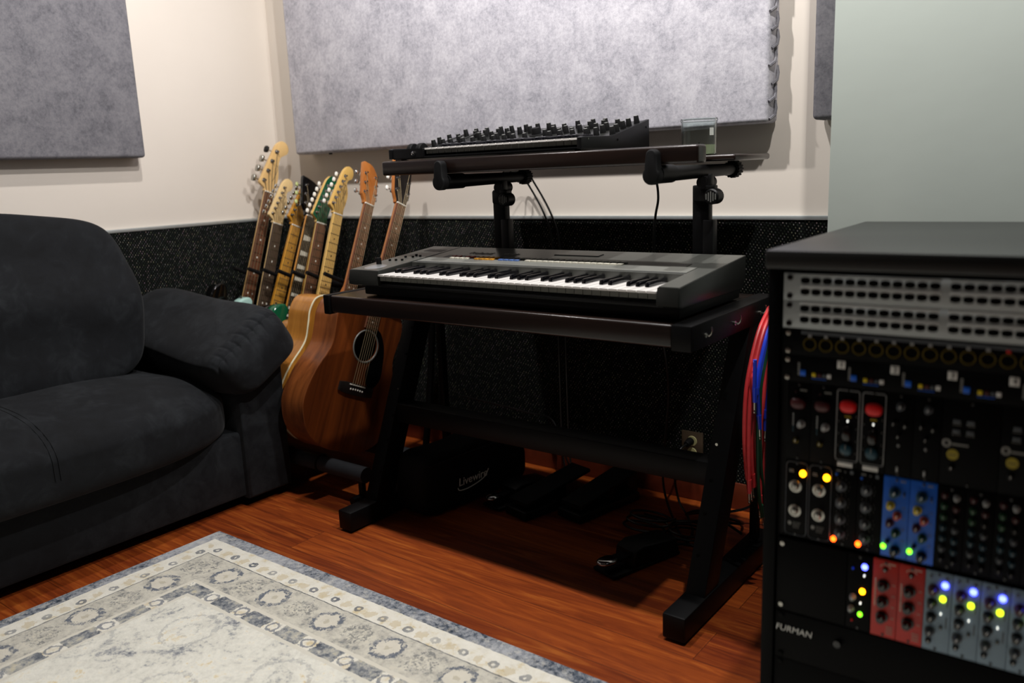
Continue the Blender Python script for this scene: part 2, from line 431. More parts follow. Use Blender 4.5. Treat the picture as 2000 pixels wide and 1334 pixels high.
def text(name, body, size, mat, parent, loc, rot, ext=.0004, align='LEFT', shear=0):
    c = bpy.data.curves.new(name, 'FONT'); c.body = body; c.size = size; c.extrude = ext; c.align_x = align; c.shear = shear
    c.materials.append(MATS[mat]); tmp = bpy.data.objects.new(name, c); C.objects.link(tmp)
    dg = bpy.context.evaluated_depsgraph_get(); me = bpy.data.meshes.new_from_object(tmp.evaluated_get(dg))
    bpy.data.objects.remove(tmp); o = bpy.data.objects.new(name, me); C.objects.link(o)
    o.parent = parent; o.location = loc; o.rotation_euler = rot
    return o

# ------------------------------------------------------------------ room shell
WL, WB, TR = -3.01, 2.30, .888
B().box(WL-.1, 2.1, -2.6, WB+.1, -.1, 0).obj('floor', 'floor_wood', kind='structure')
B().box(WL-.1, 2.1, -2.6, WB+.1, 2.5, 2.6).obj('ceiling', 'ceiling_paint', kind='structure')
B().box(WL-.1, WL, -2.6, WB+.1, 0, 2.5).obj('wall_left', 'wall_paint', kind='structure')
B().box(WL, 2.1, WB, WB+.1, 0, 2.5).obj('wall_back', 'wall_paint', kind='structure')
B().box(2.0, 2.1, -2.6, WB, 0, 2.5).obj('wall_right', 'dark_wall', kind='structure')
B().box(WL, 2.0, -2.6, -2.5, 0, 2.5).obj('wall_front', 'dark_wall', kind='structure')
B().box(-.625, 2.0, 2.05, WB, 0, 2.5, .004).obj('wall_alcove', 'grey_wall', kind='structure')
B().box(WL, WL+.012, -2.5, WB, .085, TR-.012).obj('trim_1', 'wall_carpet', kind='structure')
B().box(WL+.012, -.625, WB-.012, WB, .085, TR-.012).obj('trim_2', 'wall_carpet', kind='structure')
B().box(WL, WL+.016, -2.5, WB, TR-.012, TR, .002).obj('trim_3', 'trim_metal', kind='structure')
B().box(WL+.016, -.625, WB-.016, WB, TR-.012, TR, .002).obj('trim_4', 'trim_metal', kind='structure')
B().box(WL, WL+.016, -2.5, WB, 0, .085, .003).obj('baseboard_left', 'baseboard_wood', kind='structure')
B().box(WL+.016, -.625, WB-.016, WB, 0, .085, .003).obj('baseboard_back', 'baseboard_wood', kind='structure')

# acoustic panels
def panel(name, label, x0, x1, y0, y1, z0, z1, m='panel_fabric'):
    t = thing(name, label, 'acoustic panel', ((x0+x1)/2, (y0+y1)/2, z0))
    cx, cy = (x0+x1)/2, (y0+y1)/2
    b = B(); b.box(x0-cx, x1-cx, y0-cy, y1-cy, 0, z1-z0, .012, 4); b.obj('fabric_face', m, t)
    return t, cx, cy
t, cx, cy = panel('sound_absorber', 'large pale grey velvet acoustic panel high on the back wall above the synthesizer', -2.80, -.84, 2.22, 2.295, 1.137, 2.35)
b = B()
for i in range(26):     # gathered cloth on the right edge
    z = 1.145-1.137+i*.045; yy = 2.24-cy+random.random()*.03
    b.tube([(-.84-cx, yy-.02, z), (-.832-cx, yy, z+.012), (-.835-cx, yy+.015, z+.03), (-.84-cx, yy+.02, z+.05)], .0045, 6)
b.obj('gathered_edge', 'panel_fabric_dark', t)
b = B(); b.cyl((-2.62-cx, 2.25-cy, -.006), (-2.62-cx, 2.25-cy, .004), .007).obj('foot_pad', 'rubber', t)
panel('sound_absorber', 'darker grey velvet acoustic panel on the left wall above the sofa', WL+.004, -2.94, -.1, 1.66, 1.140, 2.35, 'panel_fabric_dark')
panel('sound_absorber', 'narrow visible strip of grey acoustic panel beside the pale green-grey wall', -.725, -.63, 2.22, 2.295, 1.135, 2.35, 'panel_fabric_dark')  # dimming from grazing light is put into this strip's darker fabric

# ------------------------------------------------------------------ rug
o = B().box(0, 2.45, -1.9, 0, 0, .010, .004).obj('area_rug', 'rug_weave', loc=(-2.165, 1.305, .0005))
tag(o, 'distressed cream and blue-grey bordered area rug on the wooden floor', 'rug')

# ------------------------------------------------------------------ sofa
def sofa():
    t = thing('sofa', 'charcoal suede sofa against the left wall with padded arm', 'sofa', (-2.62, .55, 0))
    ox, oy = 2.62, -.55
    def T(b): bmesh.ops.translate(b.bm, vec=(ox, oy, 0), verts=b.bm.verts); return b
    T(B().box(-2.98, -2.275, -.40, 1.50, .035, .25, .012)).obj('base', 'sofa_suede', t)
    T(B().box(-2.985, -2.82, -.42, 1.42, .05, .80, .05, 4)).obj('back_frame', 'sofa_suede', t)
    # seat: soft roll over the front
    def fseat(q):
        s = 1-(q.y/.98)**8*.0
        x = q.x
        drop = -.05*max(0, (x-.05)/.35)**2 if x > .05 else 0
        crown = .02*math.cos(min(1, abs(q.y)/.98)*PI/2)
        seam = 0
        for sy in (.35,):
            dd = q.y-sy; seam -= .005*math.exp(-(dd/.012)**2)
        wr = .004*math.sin(q.y*13+q.x*6)*math.sin(q.x*9+q.y*3)
        k = 1 if q.z > 0 else .3
        dent = -.012*math.exp(-((q.y-.72)/.018)**2)*max(0, min(1, (x-.18)/.15))
        k = max(0, min(1, q.z/.08)); k = k*k*(3-2*k)
        return Vector((x+dent*k, q.y, q.z+(drop+crown+seam+wr)*k))
    T(B().superbox((-2.585, .54, .325), (.385, .955, .118), 5, 90, fseat)).obj('seat_cushion', 'sofa_suede', t)
    b = B()
    for off in (-.007, .007):
        pts = []; yy = .35+off; f_ = (1-abs(yy/.955)**5)**.2
        for i in range(41):
            a = R(100)-R(112)*i/40; cx, cz = math.cos(a), math.sin(a)
            n_ = (abs(cx)**5+abs(cz)**5)**.2
            q = fseat(Vector((cx/n_*.385*f_, yy, cz/n_*.118*f_)))
            pts.append((q.x-2.585+.001, q.y+.54, q.z+.325+.0005))
        b.tube(pts, .0018, 5)
    T(b).obj('seat_stitching', 'sofa_suede', t)
    def fback(q):
        z = q.z; h = (z+.27)/.54
        x = q.x-.12*h
        y = q.y*(1+.0*h)
        bul = .035*math.sin(max(0, min(1, h))*PI)
        if q.x > 0: x += bul*.8+.012*math.sin(z*22+q.y*2)*max(0, 1-abs(h-.5)*1.4)
        if y > 0: y += .03*math.sin(max(0, min(1, 1-h))*PI)-.022*max(0, h-.6)/.4
        z += .006*math.sin(q.y*14)
        return Vector((x, y, z))
    T(B().superbox((-2.72, .47, .69), (.125, .93, .285), 7, 80, fback)).obj('back_cushion', 'sofa_suede', t)
    for sgn, nm in ((1, 'near'), (-1, 'far')):
        def my(y): return y if sgn > 0 else (.565*2-y)
        P = [(my(1.482), .03), (my(1.650), .03), (my(1.652), .50), (my(1.60), .50), (my(1.482), .40)]
        T(B().prism(P, -2.98, -2.252, 'x', .010, 3)).obj('arm', 'sofa_suede', t)
        def fpad(q):
            hx, hy, hz = .37, .148, .082
            u = q.x/hx                           # -1 back .. 1 front
            # seam runs across the front end from the outer top to the inner bottom
            d = q.x-(hx-.055-.02*(q.y/hy)**2); s_ = q.y
            wr = 0
            ed = hx*.86
            d = q.x-ed
            if q.z > -.05:
                wr -= .008*math.exp(-(d/.005)**2)
                wr += .003*math.exp(-((abs(d)-.022)/.020)**2)
                for sc_, ln, am in ((-.122, .030, .005), (-.092, .022, .007), (-.058, .038, .006), (-.030, .020, .008), (.004, .034, .007), (.034, .020, .006), (.066, .036, .008), (.098, .024, .006), (.124, .030, .005)):
                    dy = s_-sc_+.35*d*(1 if d > 0 else -.6)
                    wr -= .7*am*math.exp(-(dy/.0050)**2)*math.exp(-(abs(d)/ln)**2)
                wr += .003*math.sin(q.x*17+q.y*11)*math.sin(q.y*25+2)
            z = q.z+wr
            y = q.y*(1+.08*u)
            if u > .75: z -= .03*((u-.75)/.25)**2
            z += .02*math.sin((u+1)/2*PI)*-1
            a = R(31); yy = y*math.cos(a)-z*math.sin(a); zz = y*math.sin(a)+z*math.cos(a)
            p = R(-5.5)
            xx = q.x*math.cos(p)-zz*math.sin(p)*0; zz = zz+q.x*math.tan(p)*.9
            return Vector((xx, yy*sgn, zz))
        T(B().superbox((-2.565, my(1.548), .538), (.37, .148, .082), 5, 190 if sgn > 0 else 40, fpad)).obj('arm_pad', 'sofa_suede', t)
    for x in (-2.9, -2.33):
        for y in (-.42, 1.55):
            T(B().cyl((x, y, 0), (x, y, .04), .025)).obj('foot', 'black_plastic', t)
sofa()

# ------------------------------------------------------------------ desk
def desk():
    t = thing('studio_desk', 'dark wood keyboard desk on black slanted steel frame with raised shelf arms', 'desk', (-1.31, 1.76, 0))
    ox, oy = 1.31, -1.76
    def T(b): bmesh.ops.translate(b.bm, vec=(ox, oy, 0), verts=b.bm.verts); return b
    T(B().box(-1.865, -.785, 1.555, 2.02, .660, .710, .006, 3)).obj('tabletop', 'desk_wood', t)
    for x0, x1 in ((-1.89, -1.865), (-.785, -.738)):
        T(B().box(x0, x1, 1.55, 2.03, .655, .711, .003)).obj('end_bracket', 'black_metal', t)
    for x0 in (-1.87, -.793):
        x1 = x0+.056
        T(B().box(x0, x1, 1.52, 2.06, .006, .066, .005)).obj('foot', 'black_metal', t)
        T(B().prism([(1.625, .060), (1.705, .060), (1.955, .66), (1.875, .66)], x0+.004, x1-.004, 'x', .003)).obj('leg', 'black_metal', t)
        for f in (.15, .3, .42, .55, .72, .85):
            yy = 1.625+.25*f; zz = .06+.6*f; xx = x0+.045 if x0 < -1 else x0+.02
            T(B().cyl((xx, yy-.003, zz), (xx, yy+.006, zz), .0035, n=10)).obj('frame_bolt' if f == .55 else 'bolt_hole', 'nickel' if f == .55 else 'hole_black', t)
        T(B().box(x0+.018, x1-.018, 1.975, 2.0, .066, .66, .002)).obj('rear_strut', 'black_metal', t)
    T(B().box(-1.82, -.785, 1.742, 1.80, .288, .348, .003)).obj('crossbeam', 'black_metal', t)
    for px in (-1.545, -.905):
        T(B().box(px-.022, px+.022, 1.95, 1.975, .7105, .985, .003)).obj('upright', 'black_metal', t)
        T(B().box(px+.008, px+.036, 1.945, 1.972, .7105, .90, .003)).obj('upright_sleeve', 'black_plastic', t)
        b = B(); b.cyl((px+.012, 1.935, .992), (px+.012, 1.985, .992), .016, n=24)
        b.box(px-.018, px+.030, 1.94, 1.98, .945, .985, .006)
        b.box(px+.028, px+.036, 1.93, 1.95, .985, 1.012, .002); b.box(px+.02, px+.046, 1.93, 1.95, .975, .985, .002)
        T(b).obj('clamp_joint', 'black_plastic', t)
        k = T(B().cyl((px+.042, 1.918, .958), (px+.042, 1.955, .958), .019, n=20, bev=.003)).obj('clamp_knob', 'black_plastic', t)
        b = B()
        for i in range(-2, 3): b.box(px+.042+i*.006-.0012, px+.042+i*.006+.0012, 1.9165, 1.919, .958-.013+abs(i)*.003, .958+.013-abs(i)*.003)
        T(b).obj('knob_mark', 'keyboard_pale', k)
        # arm: tapered tube running back, end cap and upright hook in front
        y1 = 2.10 if px < -1 else 2.17
        b = B(); b.cyl((px, 1.715, 1.018), (px, 1.79, 1.018), .0215, .021, 20); b.cyl((px, 1.79, 1.018), (px, y1-.03, 1.020), .018, .015, 20)
        T(b).obj('shelf_arm', 'black_metal', t)
        b = B(); prof = [(0, 0)]
        b.cyl((px, y1-.035, 1.020), (px, y1, 1.020), .021, .020, 20, bev=.004)
        for i in range(16):
            a = 2*PI*i/16; b.cyl((px+.0205*math.cos(a), y1-.032, 1.02+.0205*math.sin(a)), (px+.0205*math.cos(a), y1-.004, 1.02+.0205*math.sin(a)), .003, n=6)
        T(b).obj('end_knob', 'rubber', t)
        pts = []
        for k_ in range(17): a = R(140)+R(260)*k_/16; pts.append((px+.021*math.cos(a), 1.016+.021*math.sin(a)))
        for k_ in range(11): a = PI*k_/10; pts.append((px+.001+.0135*math.cos(a), 1.060+.0135*math.sin(a)))
        T(B().prism(pts, 1.690, 1.716, 'y', .004, 3)).obj('arm_hook', 'rubber', t)
    return t
desk()
def hook(y, label):
    o = B().tube([(0, 0, .0), (.008, 0, -.001), (.013, 0, .004), (.015, 0, .011), (.013, 0, .019)], .0018, 8)
    o.cyl((-.0025, 0, 0), (.002, 0, 0), .005, n=12)
    o = o.obj('cable_hook', 'nickel', loc=(-.7372, y, .681)); tag(o, label, 'hook', 'small metal hooks on the desk end')
hook(1.617, 'small metal hook on the desk end, nearest the front corner')
hook(1.772, 'small metal hook in the middle of the desk end')
hook(1.925, 'small metal hook on the desk end, just above the red cables')

# shelf boards on the arms
o = B().box(-.491, .491, -.0, .045, 0, .040, .006, 3).obj('shelf_board', 'desk_wood', loc=(-1.294, 1.7175, 1.0395))
tag(o, 'thick dark wooden front board resting on the raised arms under the black synthesizer', 'shelf board')
o = B().box(-.465, .465, -.115, .115, 0, .016, .006, 3).obj('shelf_board', 'desk_wood', loc=(-1.285, 2.075, 1.0417))
tag(o, 'thin dark wooden rear board sticking out under the glass candle jar', 'shelf board')

# candle jar
t = thing('candle_jar', 'greenish glass candle jar with pale wax at the right end of the upper shelf', 'candle', (-.935, 2.005, 1.0577))
b = B(); R0 = .044
b.lathe([(0, 0), (R0-.004, 0), (R0, .004), (R0, .080), (R0+.001, .083), (R0+.003, .086), (R0+.002, .090), (R0-.0015, .090), (R0-.002, .082), (R0-.003, .078), (R0-.003, .004), (0, .003)], (0, 0, 0), (0, 0, 1), 48)
b.obj('glass', 'jar_glass', t)
B().cyl((0, 0, .0035), (0, 0, .026), R0-.0035, n=40).obj('wax', 'wax', t)
B().cyl((0, 0, .026), (0, 0, .033), .001, n=6).obj('wick', 'black_plastic', t)
b = B()
a0 = R(-30)
vs = [[(math.cos(a0+i*.06)*(R0+.0006), math.sin(a0+i*.06)*(R0+.0006), z) for i in range(6)] for z in (.048, .066)]
vv = [[b.bm.verts.new(p) for p in r_] for r_ in vs]
for i in range(5): b.bm.faces.new((vv[0][i], vv[0][i+1], vv[1][i+1], vv[1][i]))
b.obj('sticker', 'label_white', t)

# ------------------------------------------------------------------ keys helper
def keys(n_white, x0, y0, y1, ztop, parent, w=.0235, h=.018, octstart=0):
    """white and black keys, one object each; octstart 0 = C"""
    blacks = {0, 1, 3, 4, 5}
    P = [(0, 0), (y1-y0, 0), (y1-y0, -.0046), (0, -.0046)]
    sl = B()
    for i in range(n_white): sl.box(x0+i*w+.0009, x0+(i+1)*w-.0009, y0+.008, y0+.02, ztop-h, ztop-.0048)
    sl.obj('key_slip', 'keyboard_pale', parent)
    wm = B().prism(P, .0006, w-.0007, 'x', .0007); wo = wm.obj('white_key', 'white_key', parent, loc=(x0, y0, ztop), angle=50)
    bl = B().prism([(y0*0+.048, 0), (.050, .009), (.058, .011), (y1-y0, .011), (y1-y0, 0)], -.0055, .0055, 'x', .0012)
    bo = bl.obj('black_key', 'black_key', parent, loc=(x0, y0, ztop))
    first_w = first_b = True
    for i in range(n_white):
        if first_w: first_w = False
        else:
            c = wo.copy(); C.objects.link(c); c.location = (x0+i*w, y0, ztop)
        if (i+octstart) % 7 in blacks and i < n_white-1:
            c = bo if first_b else bo.copy()
            if not first_b: C.objects.link(c)
            first_b = False
            c.location = (x0+(i+1)*w, y0, ztop)

# ------------------------------------------------------------------ grey keyboard on the desk
def keyboard():
    t = thing('keyboard', 'wide grey 61-key synthesizer keyboard lying on the desk', 'keyboard', (-1.2825, 1.745, .7105))
    X0, X1 = -.5075, .5075; Y0, Y1 = -.18, .18
    B().box(X0+.03, X1-.012, Y0+.03, Y1-.005, .004, .032, .004).obj('lower_case', 'keyboard_dark', t)
    for x in (X0+.06, X1-.05):
        for y in (Y0+.06, Y1-.04): B().cyl((x, y, 0), (x, y, .005), .01).obj('rubber_foot', 'rubber', t)
    B().box(X0+.04, X1-.04, Y0+.012, Y0+.16, .030, .040, .002).obj('key_bed', 'keyboard_dark', t)
    ze = .107
    def top(y): return .0745+(y-Y0)*(ze-.0745)/(Y1-Y0)
    kx0 = X0+.116; kx1 = kx0+36*.0235
    prof = [(Y0, .050), (Y0+.006, .0745), (Y1, ze), (Y1, .05), (Y1-.02, .03), (Y0+.02, .03), (Y0, .036)]
    B().prism(prof, X0, kx0-.001, 'x', .002).obj('bender_panel', 'keyboard_grey', t)
    B().prism(prof, kx1+.001, X1, 'x', .002).obj('end_block', 'keyboard_grey', t)
    yk = Y0+.137
    B().prism([(yk+.004, .034), (yk+.001, top(yk)-.001), (Y1, ze), (Y1, .034)], kx0-.001, kx1+.001, 'x', .001).obj('control_panel', 'keyboard_lit_top', t)
    keys(36, kx0, Y0+.002, yk, .066, t)
    def strip(nm, x0, x1, y0, y1, m, h=.0008):
        B().prism([(y0, top(y0)-.002), (y0, top(y0)+h), (y1, top(y1)+h), (y1, top(y1)-.002)], x0, x1, 'x').obj(nm, m, t)
    strip('lit_top_strip', X0+.002, kx0-.003, Y0+.009, Y1-.003, 'keyboard_lit_top', .0005); strip('lit_top_strip', kx1+.003, X1-.002, Y0+.009, Y1-.003, 'keyboard_lit_top', .0005)  # added strips paint the lit upper faces onto the dark end blocks
    strip('panel_band', kx0+.01, kx1, yk+.012, yk+.070, 'keyboard_pale')
    strip('display_band', kx0+.055, kx1-.03, yk+.070, yk+.104, 'black_plastic')
    strip('panel_line', kx0+.01, kx1, yk+.0095, yk+.0115, 'silver')
    strip('cartridge_slot', kx0+.39, kx0+.53, yk+.150, yk+.178, 'keyboard_dark', .0012)
    strip('cartridge_cover', kx0+.392, kx0+.528, yk+.152, yk+.176, 'keyboard_grey', .0018)
    def btn(x, y, wd, dp, m):
        B().prism([(y, top(y)-.001), (y, top(y)+.004), (y+dp, top(y+dp)+.004), (y+dp, top(y+dp)-.001)], x, x+wd, 'x', .0006).obj('panel_button', m, t)
    for i in range(4): btn(kx0+.095+i*.018, yk+.055, .014, .012, 'c_button_cream')
    for i in range(2): btn(kx0+.085+i*.018, yk+.078, .014, .010, 'c_button_red')
    for i in range(2): btn(kx0+.135+i*.018, yk+.078, .014, .010, 'c_button_red')
    for i in range(4): btn(kx0+.185+i*.018, yk+.055, .014, .012, 'c_button_orange')
    for i in range(4): btn(kx0+.185+i*.018, yk+.078, .014, .010, 'c_button_orange')
    for i in range(4): btn(kx0+.27+i*.018, yk+.055, .014, .012, 'c_button_blue')
    for i in range(4): btn(kx0+.27+i*.018, yk+.078, .014, .010, 'keyboard_pale')
    for i in range(16): btn(kx0+.36+i*.0185, yk+.055, .016, .012, 'c_button_cream')
    for i in range(16): btn(kx0+.36+i*.0185, yk+.078, .016, .010, 'keyboard_pale')
    # bender lever and its dish, slide switches
    b = B(); b.lathe([(0, .006), (.012, .005), (.026, .002), (.034, 0)], (X0+.055, Y0+.055, top(Y0+.055)), (0, -.09, 1), 28)
    b.obj('bender_dish', 'silver', t)
    l = B().box(X0+.052, X0+.060, Y0+.06, Y0+.075, top(Y0+.06), top(Y0+.06)+.024, .002).obj('bender_lever', 'black_plastic', t)
    for x, y in ((.03, .13), (.05, .135), (.07, .14), (.045, .18), (.07, .185), (.085, .2), (.06, .21)):
        B().box(X0+x, X0+x+.006, Y0+y, Y0+y+.006, top(Y0+y)-.001, top(Y0+y)+.006, .001).obj('slide_switch', 'black_plastic', t)
    B().prism([(Y0+.28, top(Y0+.28)), (Y0+.28, top(Y0+.28)+.001), (Y0+.31, top(Y0+.31)+.001), (Y0+.31, top(Y0+.31))], X0+.03, X0+.10, 'x').obj('vent_slot', 'black_plastic', t)
    text('maker_name', 'Roland', .030, 'grey_print', t, (kx0+.10, yk+.135, top(yk+.135)+.0006), (R(5), 0, 0))
    text('model_name', 'JX-8P', .022, 'grey_print', t, (kx0+.225, yk+.137, top(yk+.137)+.0006), (R(5), 0, 0))
keyboard()

# ------------------------------------------------------------------ black synthesizer on the shelf
def synth():
    t = thing('synthesizer', 'small black 37-key synthesizer covered in knobs on the upper shelf', 'synthesizer', (-1.4375, 1.90, 1.0800))
    X0, X1 = -.3275, .3275; Y0, Y1 = -.17, .17
    prof = [(Y0, .005), (Y0, .031), (Y0+.01, .034), (Y0+.145, .036), (Y1, .080), (Y1, .002)]
    B().prism(prof, X0, X0+.014, 'x', .002).obj('side_cheek', 'black_plastic', t)
    B().prism(prof, X1-.014, X1, 'x', .002).obj('side_cheek', 'black_plastic', t)
    kx0 = X0+.135
    B().box(X0+.014, X1-.014, Y0+.004, Y1-.005, .003, .009, .001).obj('base_plate', 'black_metal', t)
    B().prism([(Y0+.002, .006), (Y0+.002, .030), (Y0+.15, .034), (Y0+.15, .006)], X0+.014, kx0-.002, 'x', .002).obj('wheel_panel', 'black_plastic', t)
    B().prism([(Y0+.14, .008), (Y0+.142, .034), (Y1-.002, .078), (Y1-.002, .008)], X0+.014, X1-.014, 'x', .002).obj('control_panel', 'keyboard_grey', t)
    keys(22, kx0, Y0+.006, Y0+.142, .031, t, w=(X1-.014-kx0)/22, h=.016)
    for x in (X0+.05, X0+.085):
        B().cyl((x-.008, Y0+.05, .026), (x+.008, Y0+.05, .026), .021, n=28, bev=.002).obj('wheel', 'rubber', t)
    b = B(); b.lathe([(0, 0), (.007, 0), (.007, .003), (.0035, .004), (.0035, .001), (0, .001)], (X0+.098, Y0+.0015, .017), (0, -1, 0), 20)
    b.obj('headphone_jack', 'chrome', t)
    def top(y): return .034+(y-(Y0+.142))*(.044/(Y1-.002-Y0-.142))
    kb = B().lathe([(0, 0), (.0085, 0), (.0080, .003), (.0064, .0195), (.0056, .0205), (0, .0205)], (0, 0, 0), (0, -.24, 1), 14)
    k0 = kb.obj('knob', 'rubber', t); cap = B().lathe([(0, 0), (.0050, 0), (0, .0008)], (0, -.0048, .0200), (0, -.24, 1), 12).obj('knob_cap', 'keyboard_pale', k0)
    first = True
    rows = [(.165, -.30, .31, 17), (.198, -.305, .31, 15), (.232, -.30, .31, 15), (.268, -.30, .31, 16), (.300, -.29, .31, 14)]
    for dy, xa, xb, n in rows:
        for i in range(n):
            if random.random() < .2: continue
            x = xa+(xb-xa)*i/(n-1)+random.uniform(-.005, .005); y = Y0+dy+random.uniform(-.004, .004)
            if abs(x-.03) < .03 and abs(dy-.232) < .04: continue
            if first: k = k0; first = False
            else:
                k = k0.copy(); C.objects.link(k); c = cap.copy(); C.objects.link(c); c.parent = k
            k.location = (x, y, top(y))
    y = Y0+.232
    b = B(); b.lathe([(0, 0), (.021, 0), (.020, .003), (.014, .004), (.013, .019), (.012, .021), (0, .021)], (.03, y, top(y)), (0, -.24, 1), 28).obj('cutoff_knob', 'rubber', t)
    for x in (X0+.03, X1-.03):
        B().cyl((x, Y1-.08, -.022), (x, Y1-.08, .004), .008).obj('rear_foot', 'rubber', t)
        B().cyl((x, Y0+.03, 0), (x, Y0+.03, .005), .008).obj('front_foot', 'rubber', t)
    b = B()
    for z, y in ((.028, Y0+.03), (.026, Y0+.17), (.06, Y1-.015)): b.cyl((X1-.001, y, z), (X1+.0012, y, z), .003, n=10)
    b.obj('cheek_screw', 'black_gloss', t)
synth()
# thin cable from the synth's left side up to its panel
o = B().tube(crom([(-1.700, 1.86, 1.120), (-1.69, 1.90, 1.124), (-1.66, 1.95, 1.140), (-1.64, 2.0, 1.160)], 8, False), .0018, 6).obj('patch_cable', 'black_cable')
tag(o, 'thin black patch cord over the left end of the black synthesizer', 'cable')
o = B().tube(crom([(-1.07, 1.99, 1.03), (-1.07, 2.03, 1.00), (-1.074, 2.05, .95), (-1.083, 2.05, .90), (-1.088, 2.05, .83), (-1.088, 2.055, .74), (-1.08, 2.07, .60), (-1.07, 2.10, .40), (-1.1, 2.12, .12), (-1.02, 2.05, .012), (-.95, 1.98, .008)], 8, False), .0035, 8).obj('hanging_cable', 'black_cable')
tag(o, 'single black cable hanging straight down from the upper shelf to the floor', 'cable')
for dx, lb in ((0, 'left one of two dark cables sloping down the back wall behind the left shelf arm'), (.028, 'right one of two dark cables sloping down the back wall behind the left shelf arm')):
    o = B().tube(crom([(-1.585+dx, 2.03, 1.035), (-1.65+dx, 2.20, 1.030), (-1.675+dx, 2.27, 1.0), (-1.615+dx, 2.275, .90), (-1.58+dx, 2.27, .80), (-1.56+dx, 2.26, .55), (-1.55+dx, 2.25, .12), (-1.5+dx, 2.2, .01)], 8, False), .0032, 8).obj('sloping_cable', 'black_cable')
    tag(o, lb, 'cable')

# ------------------------------------------------------------------ guitars
STRAT = [(0, 0), (-.075, .004), (-.135, .035), (-.163, .09), (-.160, .145), (-.130, .195), (-.116, .245), (-.126, .30), (-.150, .36), (-.160, .42), (-.150, .465), (-.130, .478), (-.105, .455), (-.075, .415), (-.045, .392), (-.028, .40), (.028, .40),
         (.045, .372), (.075, .372), (.105, .41), (.125, .425), (.140, .405), (.138, .35), (.120, .29), (.112, .24), (.130, .19), (.158, .13), (.150, .06), (.11, .015)]
TELE = [(0, 0), (-.085, .004), (-.145, .04), (-.165, .10), (-.155, .16), (-.125, .21), (-.112, .26), (-.120, .31), (-.135, .35), (-.125, .395), (-.095, .41), (-.028, .405), (.028, .40), (.045, .372), (.075, .372), (.11, .405),
        (.132, .405), (.136, .36), (.122, .30), (.112, .25), (.128, .20), (.158, .15), (.165, .09), (.145, .03), (.09, .004)]
SINGLE = [(0, 0), (-.09, .004), (-.155, .045), (-.168, .105), (-.15, .165), (-.11, .21), (-.098, .25), (-.112, .31), (-.125, .36), (-.10, .42), (-.06, .435), (-.028, .43), (.028, .40), (.05, .375), (.085, .385), (.115, .41),
          (.13, .395), (.125, .34), (.10, .26), (.11, .21), (.15, .165), (.168, .105), (.155, .045), (.09, .004)]
DREAD = [(0, 0), (-.085, .006), (-.155, .045), (-.195, .11), (-.200, .165), (-.183, .24), (-.152, .31), (-.142, .35), (-.147, .40), (-.152, .445), (-.138, .49), (-.095, .512), (-.03, .518)]
DREAD = DREAD+[(-x, z) for x, z in DREAD[:0:-1]]
def head_inline(k=1.0):
    return [(-.021, 0), (-.024, .010), (-.040*k, .020), (-.047*k, .028), (-.042*k, .045), (-.014*k, .150), (-.002*k, .176), (.012, .188), (.032, .182), (.040, .165), (.036, .146), (.022, .136), (.018, .120), (.026, .100), (.031, .075), (.028, .045), (.023, .02), (.021, 0)]
HEAD_BASS = [(-.021, 0), (-.026, .012), (-.048, .022), (-.053, .030), (-.050, .045), (-.018, .170), (-.008, .200), (.012, .220), (.036, .218), (.052, .200), (.050, .178), (.034, .164), (.022, .150), (.020, .115), (.028, .085), (.030, .055), (.024, .02), (.021, 0)]
HEAD_BLACK = [(-.021, 0), (-.026, .018), (-.036, .036), (-.043, .052), (-.044, .085), (-.045, .150), (-.038, .157), (0, .151), (.028, .140), (.040, .126), (.037, .085), (.032, .045), (.024, .018), (.021, 0)]
HEAD_SLOPE = [(-.021, 0), (-.025, .012), (-.034, .030), (-.037, .045), (-.038, .140), (-.036, .158), (-.020, .160), (.006, .156), (.022, .142), (.034, .122), (.037, .095), (.035, .045), (.030, .02), (.021, 0)]
HEAD_FLARE = [(-.021, 0), (-.026, .012), (-.036, .035), (-.039, .06), (-.044, .170), (-.03, .182), (0, .178), (.03, .182), (.044, .170), (.039, .06), (.036, .035), (.026, .012), (.021, 0)]
